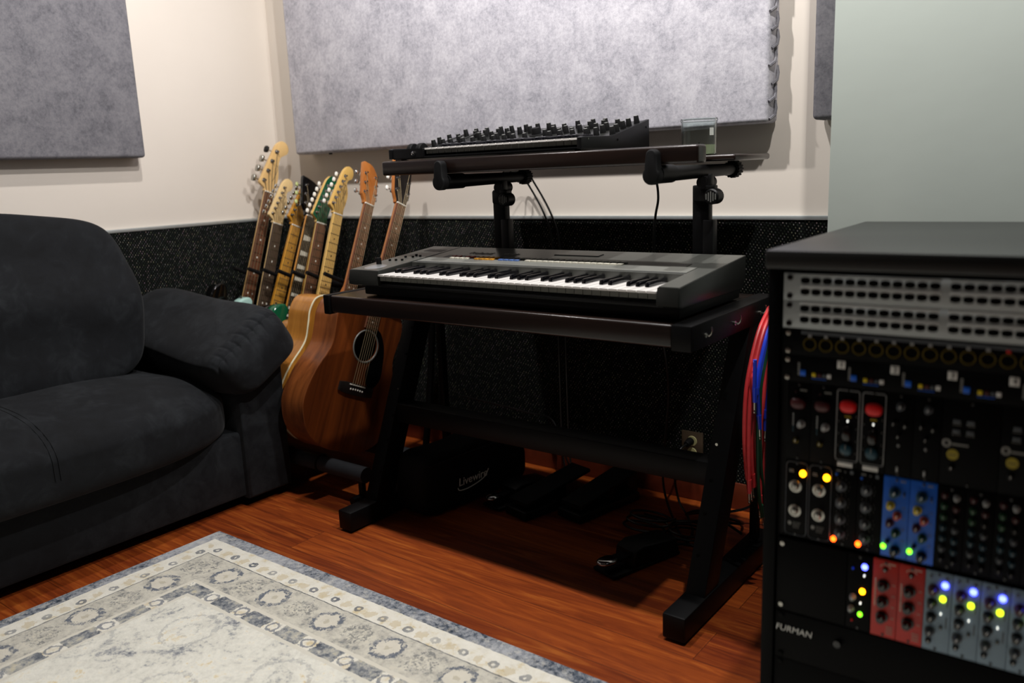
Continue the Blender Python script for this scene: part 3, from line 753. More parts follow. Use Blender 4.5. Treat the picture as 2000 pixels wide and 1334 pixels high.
def guitar(kind, label, x, y, z, a, scale, bottom, outline, head, body_mat, neck_mat, board_mat, posts, btn_side, inlay='dot', btn_mat='chrome', head_face=None,
           bind=None, nstr=6, frets=22, thick=.044, acoustic=False, side_mat=None, tilt_head=0, nut_w=.0425, joint=.30, dot_mat='bone', swoosh=False, cat='guitar', horn=None):
    sa, ca = math.sin(a), math.cos(a)
    t = thing(kind, label, cat, (x, y-bottom*sa, z-bottom*ca), (0, a, PI/2))
    NZ = bottom
    body_front = .006 if acoustic else .012
    if acoustic:
        pts = [tuple(p) for p in crom(outline, 8)]
        k = (bottom-scale*(1-2**(-14/12)))/.518
        pts = [(p[0], p[1]*k) for p in pts]
        yb = body_front+thick
        hx, hz, hr = 0, NZ-.512, .051
        # sides
        bm = bmesh.new()
        f = [bm.verts.new((p[0], body_front+.001, p[1])) for p in pts]; g = [bm.verts.new((p[0]*.995, yb, p[1])) for p in pts]
        n = len(pts)
        for i in range(n): bm.faces.new((f[i], f[(i+1) % n], g[(i+1) % n], g[i]))
        b = B(); b.bm.free(); b.bm = bm; b.obj('sides', side_mat, t)
        b = B(); b.prism(pts, yb-.002, yb+.002, 'y', .0015); b.obj('back', side_mat, t)
        # soundboard with a real hole
        bm = bmesh.new()
        ov = [bm.verts.new((p[0], body_front, p[1])) for p in pts]; es = [bm.edges.new((ov[i], ov[(i+1) % n])) for i in range(n)]
        m = 48; hv = [bm.verts.new((hx+hr*math.cos(2*PI*i/m), body_front, hz+hr*math.sin(2*PI*i/m))) for i in range(m)]
        es += [bm.edges.new((hv[i], hv[(i+1) % m])) for i in range(m)]
        bmesh.ops.triangle_fill(bm, use_beauty=True, edges=es)
        ex = bmesh.ops.extrude_face_region(bm, geom=bm.faces[:])
        bmesh.ops.translate(bm, vec=(0, .003, 0), verts=[v for v in ex['geom'] if isinstance(v, bmesh.types.BMVert)])
        b = B(); b.bm.free(); b.bm = bm; top = b.obj('soundboard', body_mat, t)
        ringpts = [(hx+(hr+.004)*math.cos(2*PI*i/48), body_front-.0003, hz+(hr+.004)*math.sin(2*PI*i/48)) for i in range(48)]
        B().tube(ringpts, .0028, 6, closed=True).obj('rosette', 'keyboard_pale', t)
        B().box(hx-.035, hx+.035, yb-.006, yb-.003, hz-.03, hz+.03).obj('inner_label', 'label_white', t)
        bd = [(p[0]*1.003, body_front+.002, p[1]) for p in pts]
        B().tube(bd, .0030 if bind == 'cream' else .0016, 6, closed=True).obj('binding', bind or 'mahogany_side', t)
        sz = NZ-scale
        B().prism([(-.078, sz-.028), (-.078, sz+.002), (-.050, sz+.006), (.050, sz+.006), (.078, sz+.002), (.078, sz-.028), (.045, sz-.034), (-.045, sz-.034)], body_front-.008, body_front, 'y', .003).obj('bridge', 'ebony', t)
        B().box(-.036, .036, body_front-.011, body_front-.006, sz-.0015, sz+.0015, .0008).obj('saddle', 'bone', t)
        for i in range(6): B().lathe([(0, 0), (.0032, 0), (.0032, .001), (0, .0035)], ((i-2.5)*.0108, body_front-.008, sz-.014-abs(i-2.5)*.0006), (0, -1, 0), 10).obj('bridge_pin', 'bone', t)
        pg = [tuple(p) for p in crom([(.02, NZ-.448), (.052, NZ-.452), (.085, NZ-.50), (.098, NZ-.56), (.100, NZ-.61), (.075, NZ-.645), (.045, NZ-.64), (.028, NZ-.60), (.036, NZ-.565), (.056, NZ-.535), (.060, NZ-.50), (.045, NZ-.475)], 4)]
        B().prism(pg, body_front-.0018, body_front-.0002, 'y').obj('pickguard', 'black_gloss', t)
        str_end = (sz, body_front-.0115)
    else:
        if horn: outline = [(p[0]+(horn[0]+.138)*(p[1]-.30)/.178, p[1]+(horn[1]-.478)*(p[1]-.30)/.178) if 5 < i_ < 13 and p[1] >= .30 else p for i_, p in enumerate(outline)]
        if horn: outline = [(p[0]+.016, p[1]+.006) if i_ in (11, 12) else p for i_, p in enumerate(outline)]
        pts = [tuple(p) for p in crom(outline, 6)]
        k = joint/outline[-1][1] if False else 1
        B().prism(pts, body_front, body_front+thick, 'y', .008, 4).obj('body', body_mat, t)
        sz = NZ-scale
        b = B(); b.box(-.042, .042, body_front-.006, body_front, sz-.022, sz+.012, .002)
        b.obj('bridge', 'nickel', t)
        for i, dz in enumerate((.030, .085, .135)):
            B().box(-.040, .040, body_front-.005, body_front, sz+dz-.009, sz+dz+.009, .004).obj('pickup', 'black_plastic', t)
        for i in range(2): B().cyl((.085+.02*i, body_front, sz-.02-.03*i), (.085+.02*i, body_front-.012, sz-.02-.03*i), .010, .008, 16).obj('volume_knob', 'nickel', t)
        if len(outline) == len(STRAT):
            B().lathe([(0, 0), (.006, 0), (.003, .003), (.003, .007), (.0055, .009), (0, .0105)], ((horn[0] if horn else -.138), body_front+thick/2, (horn[1] if horn else .478)-.003), (-.15, 0, 1), 14).obj('strap_button', 'nickel', t)
        str_end = (sz, body_front-.010)
    # neck and fingerboard
    heel = NZ-scale*(1-2**(-14/12))-.0 if acoustic else .355
    def hw(zz): return nut_w/2+(.0275*nut_w/.0425-nut_w/2)*(NZ-zz)/(.42*scale/.648)
    zb = NZ-scale*(1-2**(-frets/12))-.006
    n0, n1 = hw(NZ), hw(heel); e0 = hw(zb)
    b = B(); bm = b.bm; rings = []
    for zz, dep in ((NZ+.004, .018), (NZ-.03, .019), ((NZ+heel)/2, .021), (heel+.05, .023), (heel, .05 if acoustic else .030)):
        w_ = hw(zz); r_ = []
        for q in range(11):
            an = PI*q/10; r_.append(bm.verts.new((-w_*math.cos(an), .0055+dep*math.sin(an)**.75 if 0 < q < 10 else .0055, zz)))
        rings.append(r_)
    for A, Q in zip(rings, rings[1:]):
        for i in range(10): bm.faces.new((A[i], A[i+1], Q[i+1], Q[i]))
        bm.faces.new((A[10], A[0], Q[0], Q[10]))
    bm.faces.new(rings[0]); bm.faces.new(rings[-1])
    b.obj('neck', neck_mat, t)
    fbm = B().prism([(-n0, NZ), (n0, NZ), (e0, zb), (-e0, zb)], 0, .0062, 'y', .0008).obj('fingerboard', board_mat, t)
    if bind and not acoustic:
        for s_ in (-1, 1):
            B().prism([(s_*n0, NZ), (s_*(n0+.0022), NZ), (s_*(e0+.0022), zb), (s_*e0, zb)], -.0003, .0066, 'y').obj('neck_binding', bind, t)
    fmat = 'nickel' if board_mat not in ('gold_maple', 'honey_maple') else 'dark_print'
    fz = lambda n: NZ-scale*(1-2**(-n/12))
    f0 = B().box(-.5, .5, -.0010, .0004, -.0009, .0009).obj('fret', fmat, fbm, smooth=False)
    for n_ in range(1, frets+1):
        c = f0 if n_ == 1 else f0.copy()
        if n_ > 1: C.objects.link(c)
        c.location = (0, 0, fz(n_)); c.scale = (2*hw(fz(n_))-.0015, 1, 1)
    for n_ in (3, 5, 7, 9, 12, 15, 17, 19):
        if n_ > frets: continue
        zc = (fz(n_)+fz(n_-1))/2
        if inlay == 'dot':
            rr = .0033
            for dx in ((-.010, .010) if n_ == 12 else (0,)):
                B().cyl((dx, -.0003, zc), (dx, .001, zc), rr, n=12).obj('inlay_dot', dot_mat, fbm)
        elif inlay == 'trapezoid':
            ww = hw(zc)*.72; hh = (fz(n_-1)-fz(n_))*.33
            B().prism([(-ww, zc+hh), (ww, zc+hh*.75), (ww, zc-hh*.75), (-ww, zc-hh)], -.0003, .001, 'y').obj('inlay_block', 'c_button_cream', fbm)
    B().box(-n0-.0005, n0+.0005, -.0022, .006, NZ-.0005, NZ+.0042, .0008).obj('nut', 'bone', t)
    # headstock, set back a little from the string plane
    hp = [(p[0], p[1]) for p in head]
    straight_n = 1
    hpts = [tuple(p) for p in crom([(p[0], p[1]+.002, 0) for p in hp], 4)]
    ht = Matrix.Translation((0, 0, NZ)) @ Matrix.Rotation(tilt_head, 4, 'X') @ Matrix.Translation((0, .004, 0))
    hpoly = [(p[0], p[1]) for p in hpts]
    h = B().prism(hpoly, 0, .015, 'y', .0012, 2, ht).obj('headstock', neck_mat, t)
    if head_face:
        B().prism([(p[0]*.985, p[1]*.995+.0008) for p in hpoly], -.0010, .0004, 'y', 0, 2, ht).obj('head_face', head_face, h)
    for i, (px, pz, sd) in enumerate(posts):
        po = B(); big = nstr == 4
        r_ = .0065 if big else .0045
        po.lathe([(0, 0), (r_*1.35, 0), (r_*1.35, .0015), (r_*.62, .002), (r_*.62, .010), (r_*.8, .012), (0, .0125)], (px, 0, pz), (0, -1, 0), 14)
        for v in po.bm.verts: v.co = ht @ v.co
        p_ = po.obj('tuner_post', 'chrome', t)
        bt = B(); L_ = (.021 if acoustic or len(set(q[2] for q in posts)) == 1 else .024) if not big else .032
        edge = px+sd*(.013+.006)
        bt.cyl((px+sd*.012, .021, pz), (px+sd*L_, .021, pz), .0022, n=8)
        bt.box(min(px-.006, px+.008), max(px-.006, px+.008), .015, .027, pz-.007, pz+.007, .002)
        if big:
            bt.box(px+sd*L_-.003, px+sd*L_+.003, .010, .032, pz-.012, pz+.012, .005, 3)
        for v in bt.bm.verts: v.co = ht @ v.co
        bt.obj('tuner', 'nickel', t)
        kb = B()
        if not big:
            def sq(q): return q
            kb.superbox((px+sd*(L_+.004), .021, pz), (.0065, .0045, .0085), 2.6, 8)
        else:
            kb.superbox((px+sd*(L_+.004), .021, pz), (.006, .012, .014), 3, 8)
        for v in kb.bm.verts: v.co = ht @ v.co
        kb.obj('tuner_button', btn_mat if not (big and i == 3) else 'black_plastic', t)
    # strings
    sb = B(); n_s = nstr
    for i in range(n_s):
        f_ = (i/(n_s-1)-.5)
        xs = f_*(.052 if n_s == 6 else .057); xn = f_*(nut_w-.008)
        px, pz, sd = posts[i] if len(posts) == n_s else posts[0]
        rr = .0006+.00035*(1-i/(n_s-1)) if n_s == 6 else .0012
        end = ht @ Vector((px, -.006, pz))
        sb.tube([(xs, str_end[1], str_end[0]), (xn, -.0028, NZ+.001), tuple(end)], rr, 5)
    sb.obj('strings', 'string_metal', t)
    if swoosh:
        pz = .06; q = [ht @ Vector((p[0], -.0003, p[1])) for p in [(.004, .05), (.010, .075), (.006, .10), (.012, .118), (.018, .105), (.014, .08), (.012, .06)]]
        B().tube(crom(q, 5, False), .0008, 4).obj('head_logo', 'dark_print', h)
    return t
def inline6(x0=-.033, z0=.037, x1=.000, z1=.150): return [(x0+(x1-x0)*i/5, z0+(z1-z0)*i/5, -1) for i in range(6)]
def three3(xa=.024, z0=.045, dz=.038, flip=True):
    lo = [(-xa-.002, z0+i*dz, -1) for i in range(3)]; hi = [(xa+.002, z0+(2-i)*dz, 1) for i in range(3)]
    return lo+hi
RACKG = 'guitars standing in the floor rack'
guitar('bass_guitar', 'black bass guitar with big natural maple four-string headstock, nearest the room corner', -2.88, 2.137, .991, .348, .864, .965, STRAT, HEAD_BASS, 'black_gloss', 'bass_maple', 'rosewood',
       [(-.036, .042, -1), (-.026, .085, -1), (-.016, .128, -1), (-.003, .172, -1)], -1, nstr=4, frets=20, btn_mat='nickel', swoosh=True, cat='bass guitar', horn=(-.142, .555))
guitar('electric_guitar', 'pale green electric guitar with natural headstock and dark rosewood neck beside the bass', -2.78, 2.089, .867, .327, .660, .815, STRAT, head_inline(), 'pale_paint', 'pale_maple', 'dark_rosewood', inline6(), -1, btn_mat='chrome', swoosh=True, horn=(-.085, .500))
guitar('electric_guitar', 'electric guitar with deep golden yellow aged maple neck and dotted frets', -2.69, 2.107, .858, .40, .648, .805, TELE, head_inline(.92), 'black_gloss', 'gold_maple', 'gold_maple', inline6(), -1, btn_mat='nickel', dot_mat='dark_print')
guitar('electric_guitar', 'electric guitar with black flared headstock, bound neck and block inlays', -2.60, 2.111, .895, .365, .640, .80, SINGLE, HEAD_BLACK, 'black_gloss', 'black_gloss', 'ebony', three3(.027, .052, .036), 0, tilt_head=R(-14), inlay='trapezoid', btn_mat='green_button', bind='amber_top')
guitar('electric_guitar', 'green electric guitar with matching green headstock and white tuner buttons', -2.52, 2.093, .870, .325, .630, .795, STRAT, head_inline(1.0), 'green_paint', 'honey_maple', 'rosewood', inline6(), -1, btn_mat='pearl_button', head_face='green_paint', horn=(-.118, .462))
guitar('electric_guitar', 'electric guitar with pale maple neck and headstock and white tuners, just left of the acoustics', -2.43, 2.101, .904, .341, .690, .83, TELE, head_inline(.95), 'amber_side', 'honey_maple', 'honey_maple', inline6(), -1, btn_mat='pearl_button', dot_mat='dark_print', swoosh=True)
guitar('acoustic_guitar', 'acoustic guitar with amber sides, cream binding and orange sloped headstock, behind the mahogany one', -2.275, 2.118, .938, .392, .645, .875, DREAD, HEAD_SLOPE, 'amber_top', 'head_orange', 'rosewood', three3(.024, .045, .036), 0, btn_mat='chrome', bind='cream',
       side_mat='amber_side', acoustic=True, thick=.112, frets=20, head_face=None, tilt_head=R(-13), nut_w=.043)
guitar('acoustic_guitar', 'dark mahogany acoustic guitar with black headstock face, in front and partly behind the desk', -2.10, 2.105, .938, .427, .650, .875, DREAD, HEAD_FLARE, 'mahogany', 'head_orange', 'rosewood', three3(.026, .050, .042), 0, btn_mat='pearl_button',
       side_mat='mahogany_side', acoustic=True, thick=.112, frets=20, head_face='ebony', nut_w=.043, tilt_head=R(-13))
# the rack they stand in
t = thing('guitar_rack', 'black multi-guitar floor rack with foam-covered rails behind the desk', 'guitar rack', (-2.47, 1.9, 0))
def T2(b): bmesh.ops.translate(b.bm, vec=(2.47, -1.9, 0), verts=b.bm.verts); return b
T2(B().tube([(-2.95, 1.705, .100), (-1.94, 1.705, .100)], .026, 16)).obj('foam_rail', 'foam', t)
T2(B().tube([(-2.95, 1.945, .088), (-1.955, 1.945, .088)], .024, 16)).obj('foam_rail', 'foam', t)
for x in (-2.94, -1.965):
    T2(B().tube(crom([(x, 1.66, .020), (x, 1.8, .022), (x, 2.0, .022), (x, 2.20, .020)], 4, False), .014, 10)).obj('floor_bar', 'black_metal', t)
    T2(B().tube(crom([(x, 1.99, .025), (x, 2.03, .2), (x, 2.07, .45), (x, 2.085, .645)], 6, False), .012, 10)).obj('side_post', 'black_metal', t)
    for y in (1.705, 1.945): T2(B().tube([(x, y, .02), (x, y, .09)], .012, 8)).obj('rail_support', 'black_metal', t)
T2(B().tube([(-2.95, 2.085, .645), (-1.95, 2.085, .645)], .014, 14)).obj('neck_rail', 'rubber', t)
for i, x in enumerate((-2.93, -2.83, -2.735, -2.645, -2.56, -2.475, -2.375, -2.17, -2.04)):
    T2(B().tube(crom([(x, 2.085, .648), (x, 2.05, .662), (x, 2.00, .685), (x, 1.965, .702)], 4, False), .0075, 10)).obj('neck_divider', 'rubber', t)
for x in (-2.62, -2.33, -2.16): T2(B().tube([(x, 1.705+.028*math.cos(k*PI/10), .1+.028*math.sin(k*PI/10)) for k in range(20)], .004, 6, closed=True)).obj('rail_ring', 'rubber', t)

# ------------------------------------------------------------------ equipment rack
RO = Vector((-.486, 1.30, .90)); RA = R(1.5)
RM = Matrix.Translation(RO) @ Matrix.Rotation(RA, 4, 'Z')
def rloc(u, d, v): return RM @ Vector((u/1000, d/1000, -v/1000))     # millimetres from the rack's top front left corner
def rthing(name, label, cat, u, v, group=None, d=6): return thing(name, label, cat, rloc(u, d, v), (0, 0, RA), group)
t = thing('rack_cabinet', 'tall black equipment rack cabinet with flat top in the right foreground', 'rack cabinet', rloc(0, 0, 900), (0, 0, RA))
W, D, H = .532, .62, .90
B().box(-.004, W+.004, -.006, D, H-.030, H, .004).obj('top_board', 'rack_top', t)
B().box(0, .022, 0, D-.01, .03, H-.030, .003).obj('side_board', 'rack_black', t)
B().box(W-.022, W, 0, D-.01, .03, H-.030, .003).obj('side_board', 'rack_black', t)
B().box(.022, W-.022, 0, D-.01, .03, .055).obj('bottom_board', 'rack_black', t)
B().box(.022, W-.022, D-.022, D-.012, .055, H-.030).obj('back_board', 'rack_black', t)
B().box(.022, .036, .012, .016, .055, H-.036).obj('rack_rail', 'black_metal', t)
B().box(W-.036, W-.022, .012, .016, .055, H-.036).obj('rack_rail', 'black_metal', t)
for x in (.05, W-.05):
    for y in (.05, D-.07): B().cyl((x, y, 0), (x, y, .03), .02).obj('caster_foot', 'rubber', t)
def faceplate(name, label, cat, v0, v1, mt, group=None, depth=.16, screws=True, u0=24, u1=508, sm='black_gloss'):
    t = rthing(name, label, cat, u0, v1, group); h = (v1-v0)/1000-.0006; w_ = (u1-u0)/1000
    B().box(0, w_, -.002, .003, 0, h, .0006).obj('front_panel', mt, t)
    B().box(.020, w_-.020, .003, depth, .001, h-.001).obj('chassis', 'black_metal', t)
    if screws:
        for x in (.010, w_-.010):
            for z in ((.007, h-.007) if h > .03 else (h/2,)):
                B().lathe([(0, 0), (.0048, 0), (.0042, .002), (0, .0028)], (x, -.002, z), (0, -1, 0), 14).obj('panel_screw', sm, t)
    return t, h, w_
for k, (v0, lb) in enumerate(((36, 'upper grey patch bay at the top of the rack'), (80.3, 'lower grey patch bay with white strips, second in the rack'))):
    t, h, w_ = faceplate('patch_bay', lb, 'patch bay', v0, v0+44, 'patch_grey', 'patch bays in the rack')
    for zi, z in enumerate((.0325, .0145)):
        first = None
        for g in range(2):
            for i in range(12):
                x = .034+i*.01675+g*.211
                if first is None: o = first = B().prism([(math.copysign(min(abs(math.cos(a)*.0082), .0068), math.cos(a)), math.sin(a)*.0053) for a in [2*PI*q/20 for q in range(20)]], -.0028, -.0005, 'y').obj('jack_socket', 'hole_black', t)
                else: o = first.copy(); C.objects.link(o)
                o.location = (x, 0, z)
        for g in range(2):
            x = .026+g*.211
            B().box(x, x+.200, -.0032, -.002, z+.006, z+.0102, .0003).obj('label_strip', 'patch_light' if k or zi else 'patch_grey', t)
            if not k: pass
# balanced connector panel
t, h, w_ = faceplate('connector_panel', 'black panel with a row of round brass-rimmed microphone sockets below the patch bays', 'connector panel', 124.5, 168, 'rack_black', sm='nickel')
B().box(.03, w_-.03, -.0030, -.002, h-.008, h-.003).obj('label_strip', 'c_knob_grey', t)
for i in range(16):
    x = .044+i*.0247
    b = B(); b.lathe([(.0085, 0), (.0105, 0), (.0105, .002), (.0085, .002), (.0085, 0)], (x, -.002, h/2-.002), (0, -1, 0), 24); s_ = b.obj('socket_rim', 'brass', t)
    B().cyl((x, -.0015, h/2-.002), (x, -.0028, h/2-.002), .0084, n=20).obj('socket', 'hole_black', s_)
    B().box(x-.003, x+.003, -.004, -.002, h/2+.0095, h/2+.0135, .0008).obj('release_tab', 'c_knob_silver' if i < 11 else 'c_red', s_)
# four channel preamp
t, h, w_ = faceplate('microphone_preamp', 'black four channel preamp with white number tags and coloured buttons', 'preamp', 168, 212, 'rack_black', sm='nickel')
for k in range(5):
    x = .035+k*.0775
    def BX(nm, m, x0, z0, sx, sz, pr=.003): return B().box(x0-sx/2, x0+sx/2, -.002-pr, -.002, z0-sz/2, z0+sz/2, .0005).obj(nm, m, t)
    BX('blue_button', 'c_blue', x, .016, .009, .009); BX('yellow_button', 'c_yellow', x+.017, .0145, .006, .006)
    BX('red_button', 'c_dark_red', x+.0255, .0145, .006, .006); BX('grey_button', 'c_knob_grey', x+.033, .0145, .005, .005); BX('white_button', 'white_print', x+.0405, .0145, .0065, .0065)
    if k < 4:
        g = BX('number_tag', 'white_print', x+.058, .035, .0125, .0125, .001)
        text('tag_number', str(k+1), .012, 'black_plastic', g, (x+.0555, -.0034, .0312), (PI/2, 0, 0), .0002)
    b = B()
    for i in range(6): b.box(x-.009, x-.005, -.0024, -.002, .012+i*.0035, .014+i*.0035)
    b.obj('level_scale', 'grey_print', t)
    B().box(x+.013, x+.036, -.0024, -.002, .0075, .0085).obj('channel_line', 'c_blue', t)
# modules
MG = 'preamp and equalizer modules in the rack'
def module(label, u, v, mt, w_=37.4, h=132, name='rack_module'):
    t = rthing(name, label, 'audio module', u, v+h, MG)
    B().box(0, w_/1000, -.002, .003, 0, h/1000, .0006).obj('front_panel', mt, t)
    B().box(.002, w_/1000-.002, .003, .14, .003, h/1000-.003).obj('module_body', 'black_metal', t)
    for z in (.004, h/1000-.004):
        B().lathe([(0, 0), (.0024, 0), (.002, .001), (0, .0014)], (w_/2000, -.002, z), (0, -1, 0), 10).obj('panel_screw', 'black_gloss', t)
    def knob(x, z, r, m, ln=.013, cap=None, ang=.5):
        o = B().lathe([(0, 0), (r*1.15, 0), (r*1.1, .003), (r*.85, .0035), (r*.78, ln), (r*.6, ln+.001), (0, ln+.001)], (x, -.002, z), (0, -1, 0), 18).obj('knob', m, t)
        B().box(-.0006, .0006, -.0003, .0003, 0, r*.75).obj('pointer', cap or 'white_print', o)
        o.children[0].location = (x, -.0033-ln, z); o.children[0].rotation_euler = (0, ang, 0)
        return o
    def led(x, z, m, r=.0026):
        r = r*1.25 if r > .0024 else r
        return B().lathe([(0, 0), (r, 0), (r, .002), (r*.7, .0034), (0, .004)], (x, -.002, z), (0, -1, 0), 12).obj('indicator_light', m, t)
    def bx(nm, m, x0, x1, z0, z1, pr=.0008): return B().box(x0, x1, -.002-pr, -.002, z0, z1, .0003).obj(nm, m, t)
    def frame(x0, x1, z0, z1, m, r=.004, th=.0006):
        P = []
        for cx, cz, a0 in ((x1-r, z1-r, 0), (x0+r, z1-r, 90), (x0+r, z0+r, 180), (x1-r, z0+r, 270)):
            for q in range(5): P.append((cx+r*math.cos(R(a0+q*22.5)), -.0022, cz+r*math.sin(R(a0+q*22.5))))
        B().tube(P, th, 5, closed=True).obj('outline', m, t)
    return t, knob, led, bx, frame
H_ = .132
names = ['leftmost', 'second', 'third', 'fourth', 'fifth', 'sixth', 'seventh', 'eighth', 'ninth', 'tenth']
for i in range(2):      # row one
    t, knob, led, bx, frame = module('black module with dark red winged knob, '+('leftmost of the top module row' if i == 0 else 'second in the top module row'), 35+38*i, 212, 'rack_black')
    b = B()
    b.superbox((.019, -.008, .098), (.012, .006, .009), 2.5, 10); b.obj('winged_knob', 'c_dark_red', t)
    for q in range(6): bx('meter_mark', 'c_teal' if q < 2 else 'c_knob_silver', .009, .0115, .048+q*.0055, .051+q*.0055)
    knob(.024, .063, .0055, 'c_knob_silver'); knob(.016, .034, .004, 'brass', .008); bx('legend', 'grey_print', .02, .031, .118, .120)
    led(.014, .116, 'c_dark_red', .0015)
for i in range(2):
    t, knob, led, bx, frame = module('framed module with bright red knob, '+('left' if i == 0 else 'right')+' one of the pair', 111+38*i, 212, 'rack_black')
    frame(.002, .0355, .012, .127, 'c_knob_silver', .004, .0007)
    B().superbox((.020, -.008, .103), (.0125, .006, .010), 2.5, 10).obj('winged_knob', 'c_red', t)
    for q in range(9): bx('scale_mark', 'grey_print', .0045 if q % 2 else .031, .006 if q % 2 else .0325, .025+q*.010, .0262+q*.010)
    bx('yellow_legend', 'c_yellow', .014, .024, .084, .0852); led(.019, .0775, 'led_white', .0012)
    B().superbox((.019, -.007, .058), (.007, .005, .012), 3, 8).obj('middle_knob', 'black_gloss', t)
    B().superbox((.019, -.007, .032), (.0095, .005, .0095), 2.3, 10).obj('blue_grey_knob', 'c_teal', t); bx('pointer', 'grey_print', .0184, .0196, .034, .041, .0105)
    bx('white_tag', 'white_print', .006, .029, .002, .009, .0015)
for i in range(2):
    t, knob, led, bx, frame = module('plain black module with small grey knobs, '+('left' if i == 0 else 'right')+' one beside the red-knob pair', 187+38*i, 212, 'rack_black')
    knob(.019, .112, .0055, 'c_knob_grey'); knob(.011, .085, .0035, 'keyboard_dark'); knob(.027, .083, .0035, 'keyboard_dark'); knob(.018, .066, .003, 'keyboard_dark')
    led(.018, .050, 'c_knob_silver', .0022); bx('switch', 'c_knob_silver', .0165, .0195, .008, .016, .003)
for i in range(3):
    t, knob, led, bx, frame = module('double-width black module with four grey buttons and yellow roundel, '+('leftmost', 'middle', 'rightmost')[i]+' one', 263+76*i, 212, 'rack_black', 75.4)
    for a in (0, 1):
        for c in (0, 1): bx('grey_button', 'c_knob_grey', .014+a*.018, .024+a*.018, .097-c*.015, .102-c*.015, .002); bx('button_legend', 'grey_print', .013+a*.018, .025+a*.018, .094-c*.015, .0948-c*.015)
    b = B(); b.lathe([(.0032, 0), (.0062, 0), (.0062, .0008), (.0032, .0008), (.0032, 0)], (.007, -.002, .065), (0, -1, 0), 20); b.obj('round_emblem', 'grey_print', t)
    bx('maker_line', 'grey_print', .014, .036, .063, .0655); b = B().cyl((.016, -.002, .048), (.016, -.0032, .048), .0080, n=24).obj('yellow_roundel', 'c_dull_yellow', t)
    bx('roundel_line', 'black_gloss', .010, .022, .047, .0488, .0014); knob(.015, .028, .004, 'keyboard_dark', .008)
# row two
for i in range(2):
    t, knob, led, bx, frame = module('black module with rounded outline, amber light and chrome toggles, '+('left' if i == 0 else 'right')+' one', 35+38*i, 346, 'rack_black')
    frame(.0015, .0360, .002, .130, 'c_knob_grey', .007, .0007)
    led(.0285, .112, 'led_amber', .0042)
    for z in (.088, .045):
        o = B().lathe([(0, 0), (.0105, 0), (.0105, .001), (.006, .0015), (.006, .005), (.004, .007), (0, .007)], (.017, -.002, z), (0, -1, 0), 20).obj('toggle_base', 'nickel', t)
        B().cyl((.017, -.006, z), (.021, -.016, z+.010), .0022, .0034, 12).obj('toggle_lever', 'chrome', o)
    bx('legend', 'grey_print', .006, .014, .112, .1135); bx('legend', 'grey_print', .006, .013, .115, .1165)
    B().cyl((.009, -.002, .022), (.009, -.0026, .022), .0032, n=16).obj('small_emblem', 'grey_print', t)
    for q in range(4): bx('small_print', 'grey_print', .014, .027-q*.001, .024-q*.003, .0248-q*.003)
for i in range(2):
    t, knob, led, bx, frame = module('black module with a column of grey pointer knobs and orange light, '+('left' if i == 0 else 'right')+' one', 111+38*i, 346, 'rack_black')
    for z in (.103, .075, .047, .022):
        knob(.014, z, .0075, 'c_knob_grey', .012)
        for q in range(7): a = R(-60+q*30); bx('dial_mark', 'grey_print', .014+.0125*math.cos(a)-.0007, .014+.0125*math.cos(a)+.0007, z+.0125*math.sin(a)-.0004, z+.0125*math.sin(a)+.0004)
    led(.0045, .010, 'led_orange', .0034); led(.006, .122, 'c_blue', .0022); bx('badge', 'c_knob_grey', .026, .031, .125, .131); bx('legend', 'grey_print', .005, .012, .127, .129)
for i in range(2):
    t, knob, led, bx, frame = module('bright blue module with multicoloured knobs, '+('left' if i == 0 else 'right')+' one of the blue pair', 187+38*i, 346, 'c_module_blue')
    knob(.017, .108, .0075, 'c_teal', .015); knob(.012, .086, .0055, 'c_yellow', .012); knob(.022, .071, .0055, 'c_orange', .012); knob(.012, .057, .0055, 'c_dark_red', .012)
    knob(.021, .042, .006, 'c_green', .012); knob(.021, .012, .007, 'black_gloss', .014); led(.004, .016, 'led_green', .0032); knob(.010, .026, .003, 'black_gloss')
    bx('legend', 'grey_print', .024, .032, .126, .128); bx('switch', 'black_gloss', .029, .032, .106, .109, .004)
    for q in range(5): bx('scale_mark', 'grey_print', .028, .033, .030+q*.018, .0308+q*.018)
for i in range(6):
    t, knob, led, bx, frame = module('black equalizer module with many small dull coloured knobs, '+names[i]+' one right of the blue pair', 263+38*i, 346, 'rack_black')
    cols = ['c_dark_red', 'c_green', 'c_green', 'c_teal', 'c_teal', 'c_knob_grey', 'keyboard_dark']
    for q in range(7): knob(.010, .118-q*.017, .0042, cols[q], .009, 'grey_print')
    cols = ['c_knob_silver', 'c_dark_red', 'keyboard_dark', 'c_knob_grey', 'c_teal', 'c_teal', 'keyboard_dark']
    for q in range(7): knob(.026, .116-q*.017, .0042, cols[q], .009, 'grey_print')
# row three
t = rthing('power_supply_blank', 'wide plain black blank panel left of the lowest modules', 'blank panel', 24, 618)
B().box(0, .1145, -.002, .003, 0, .132, .001).obj('front_panel', 'rack_black', t); B().box(.01, .112, .003, .14, .004, .128).obj('chassis', 'black_metal', t)
for z in (.01, .122): B().lathe([(0, 0), (.0045, 0), (.004, .002), (0, .0026)], (.009, -.002, z), (0, -1, 0), 14).obj('panel_screw', 'nickel', t)
t, knob, led, bx, frame = module('small dark module with blue, orange and green lights beside the blank panel', 139.5, 486, 'rack_black')
led(.026, .113, 'led_blue', .0038); led(.024, .070, 'led_amber', .0036); led(.022, .029, 'led_green', .0030)
for x, z, r_ in ((.010, .057, .0045), (.008, .036, .0045)): knob(x, z, r_, 'c_knob_silver', .009)
led(.026, .098, 'led_white', .0014); led(.022, .049, 'led_white', .0014); led(.010, .016, 'c_red', .002); led(.008, .107, 'c_blue', .002)
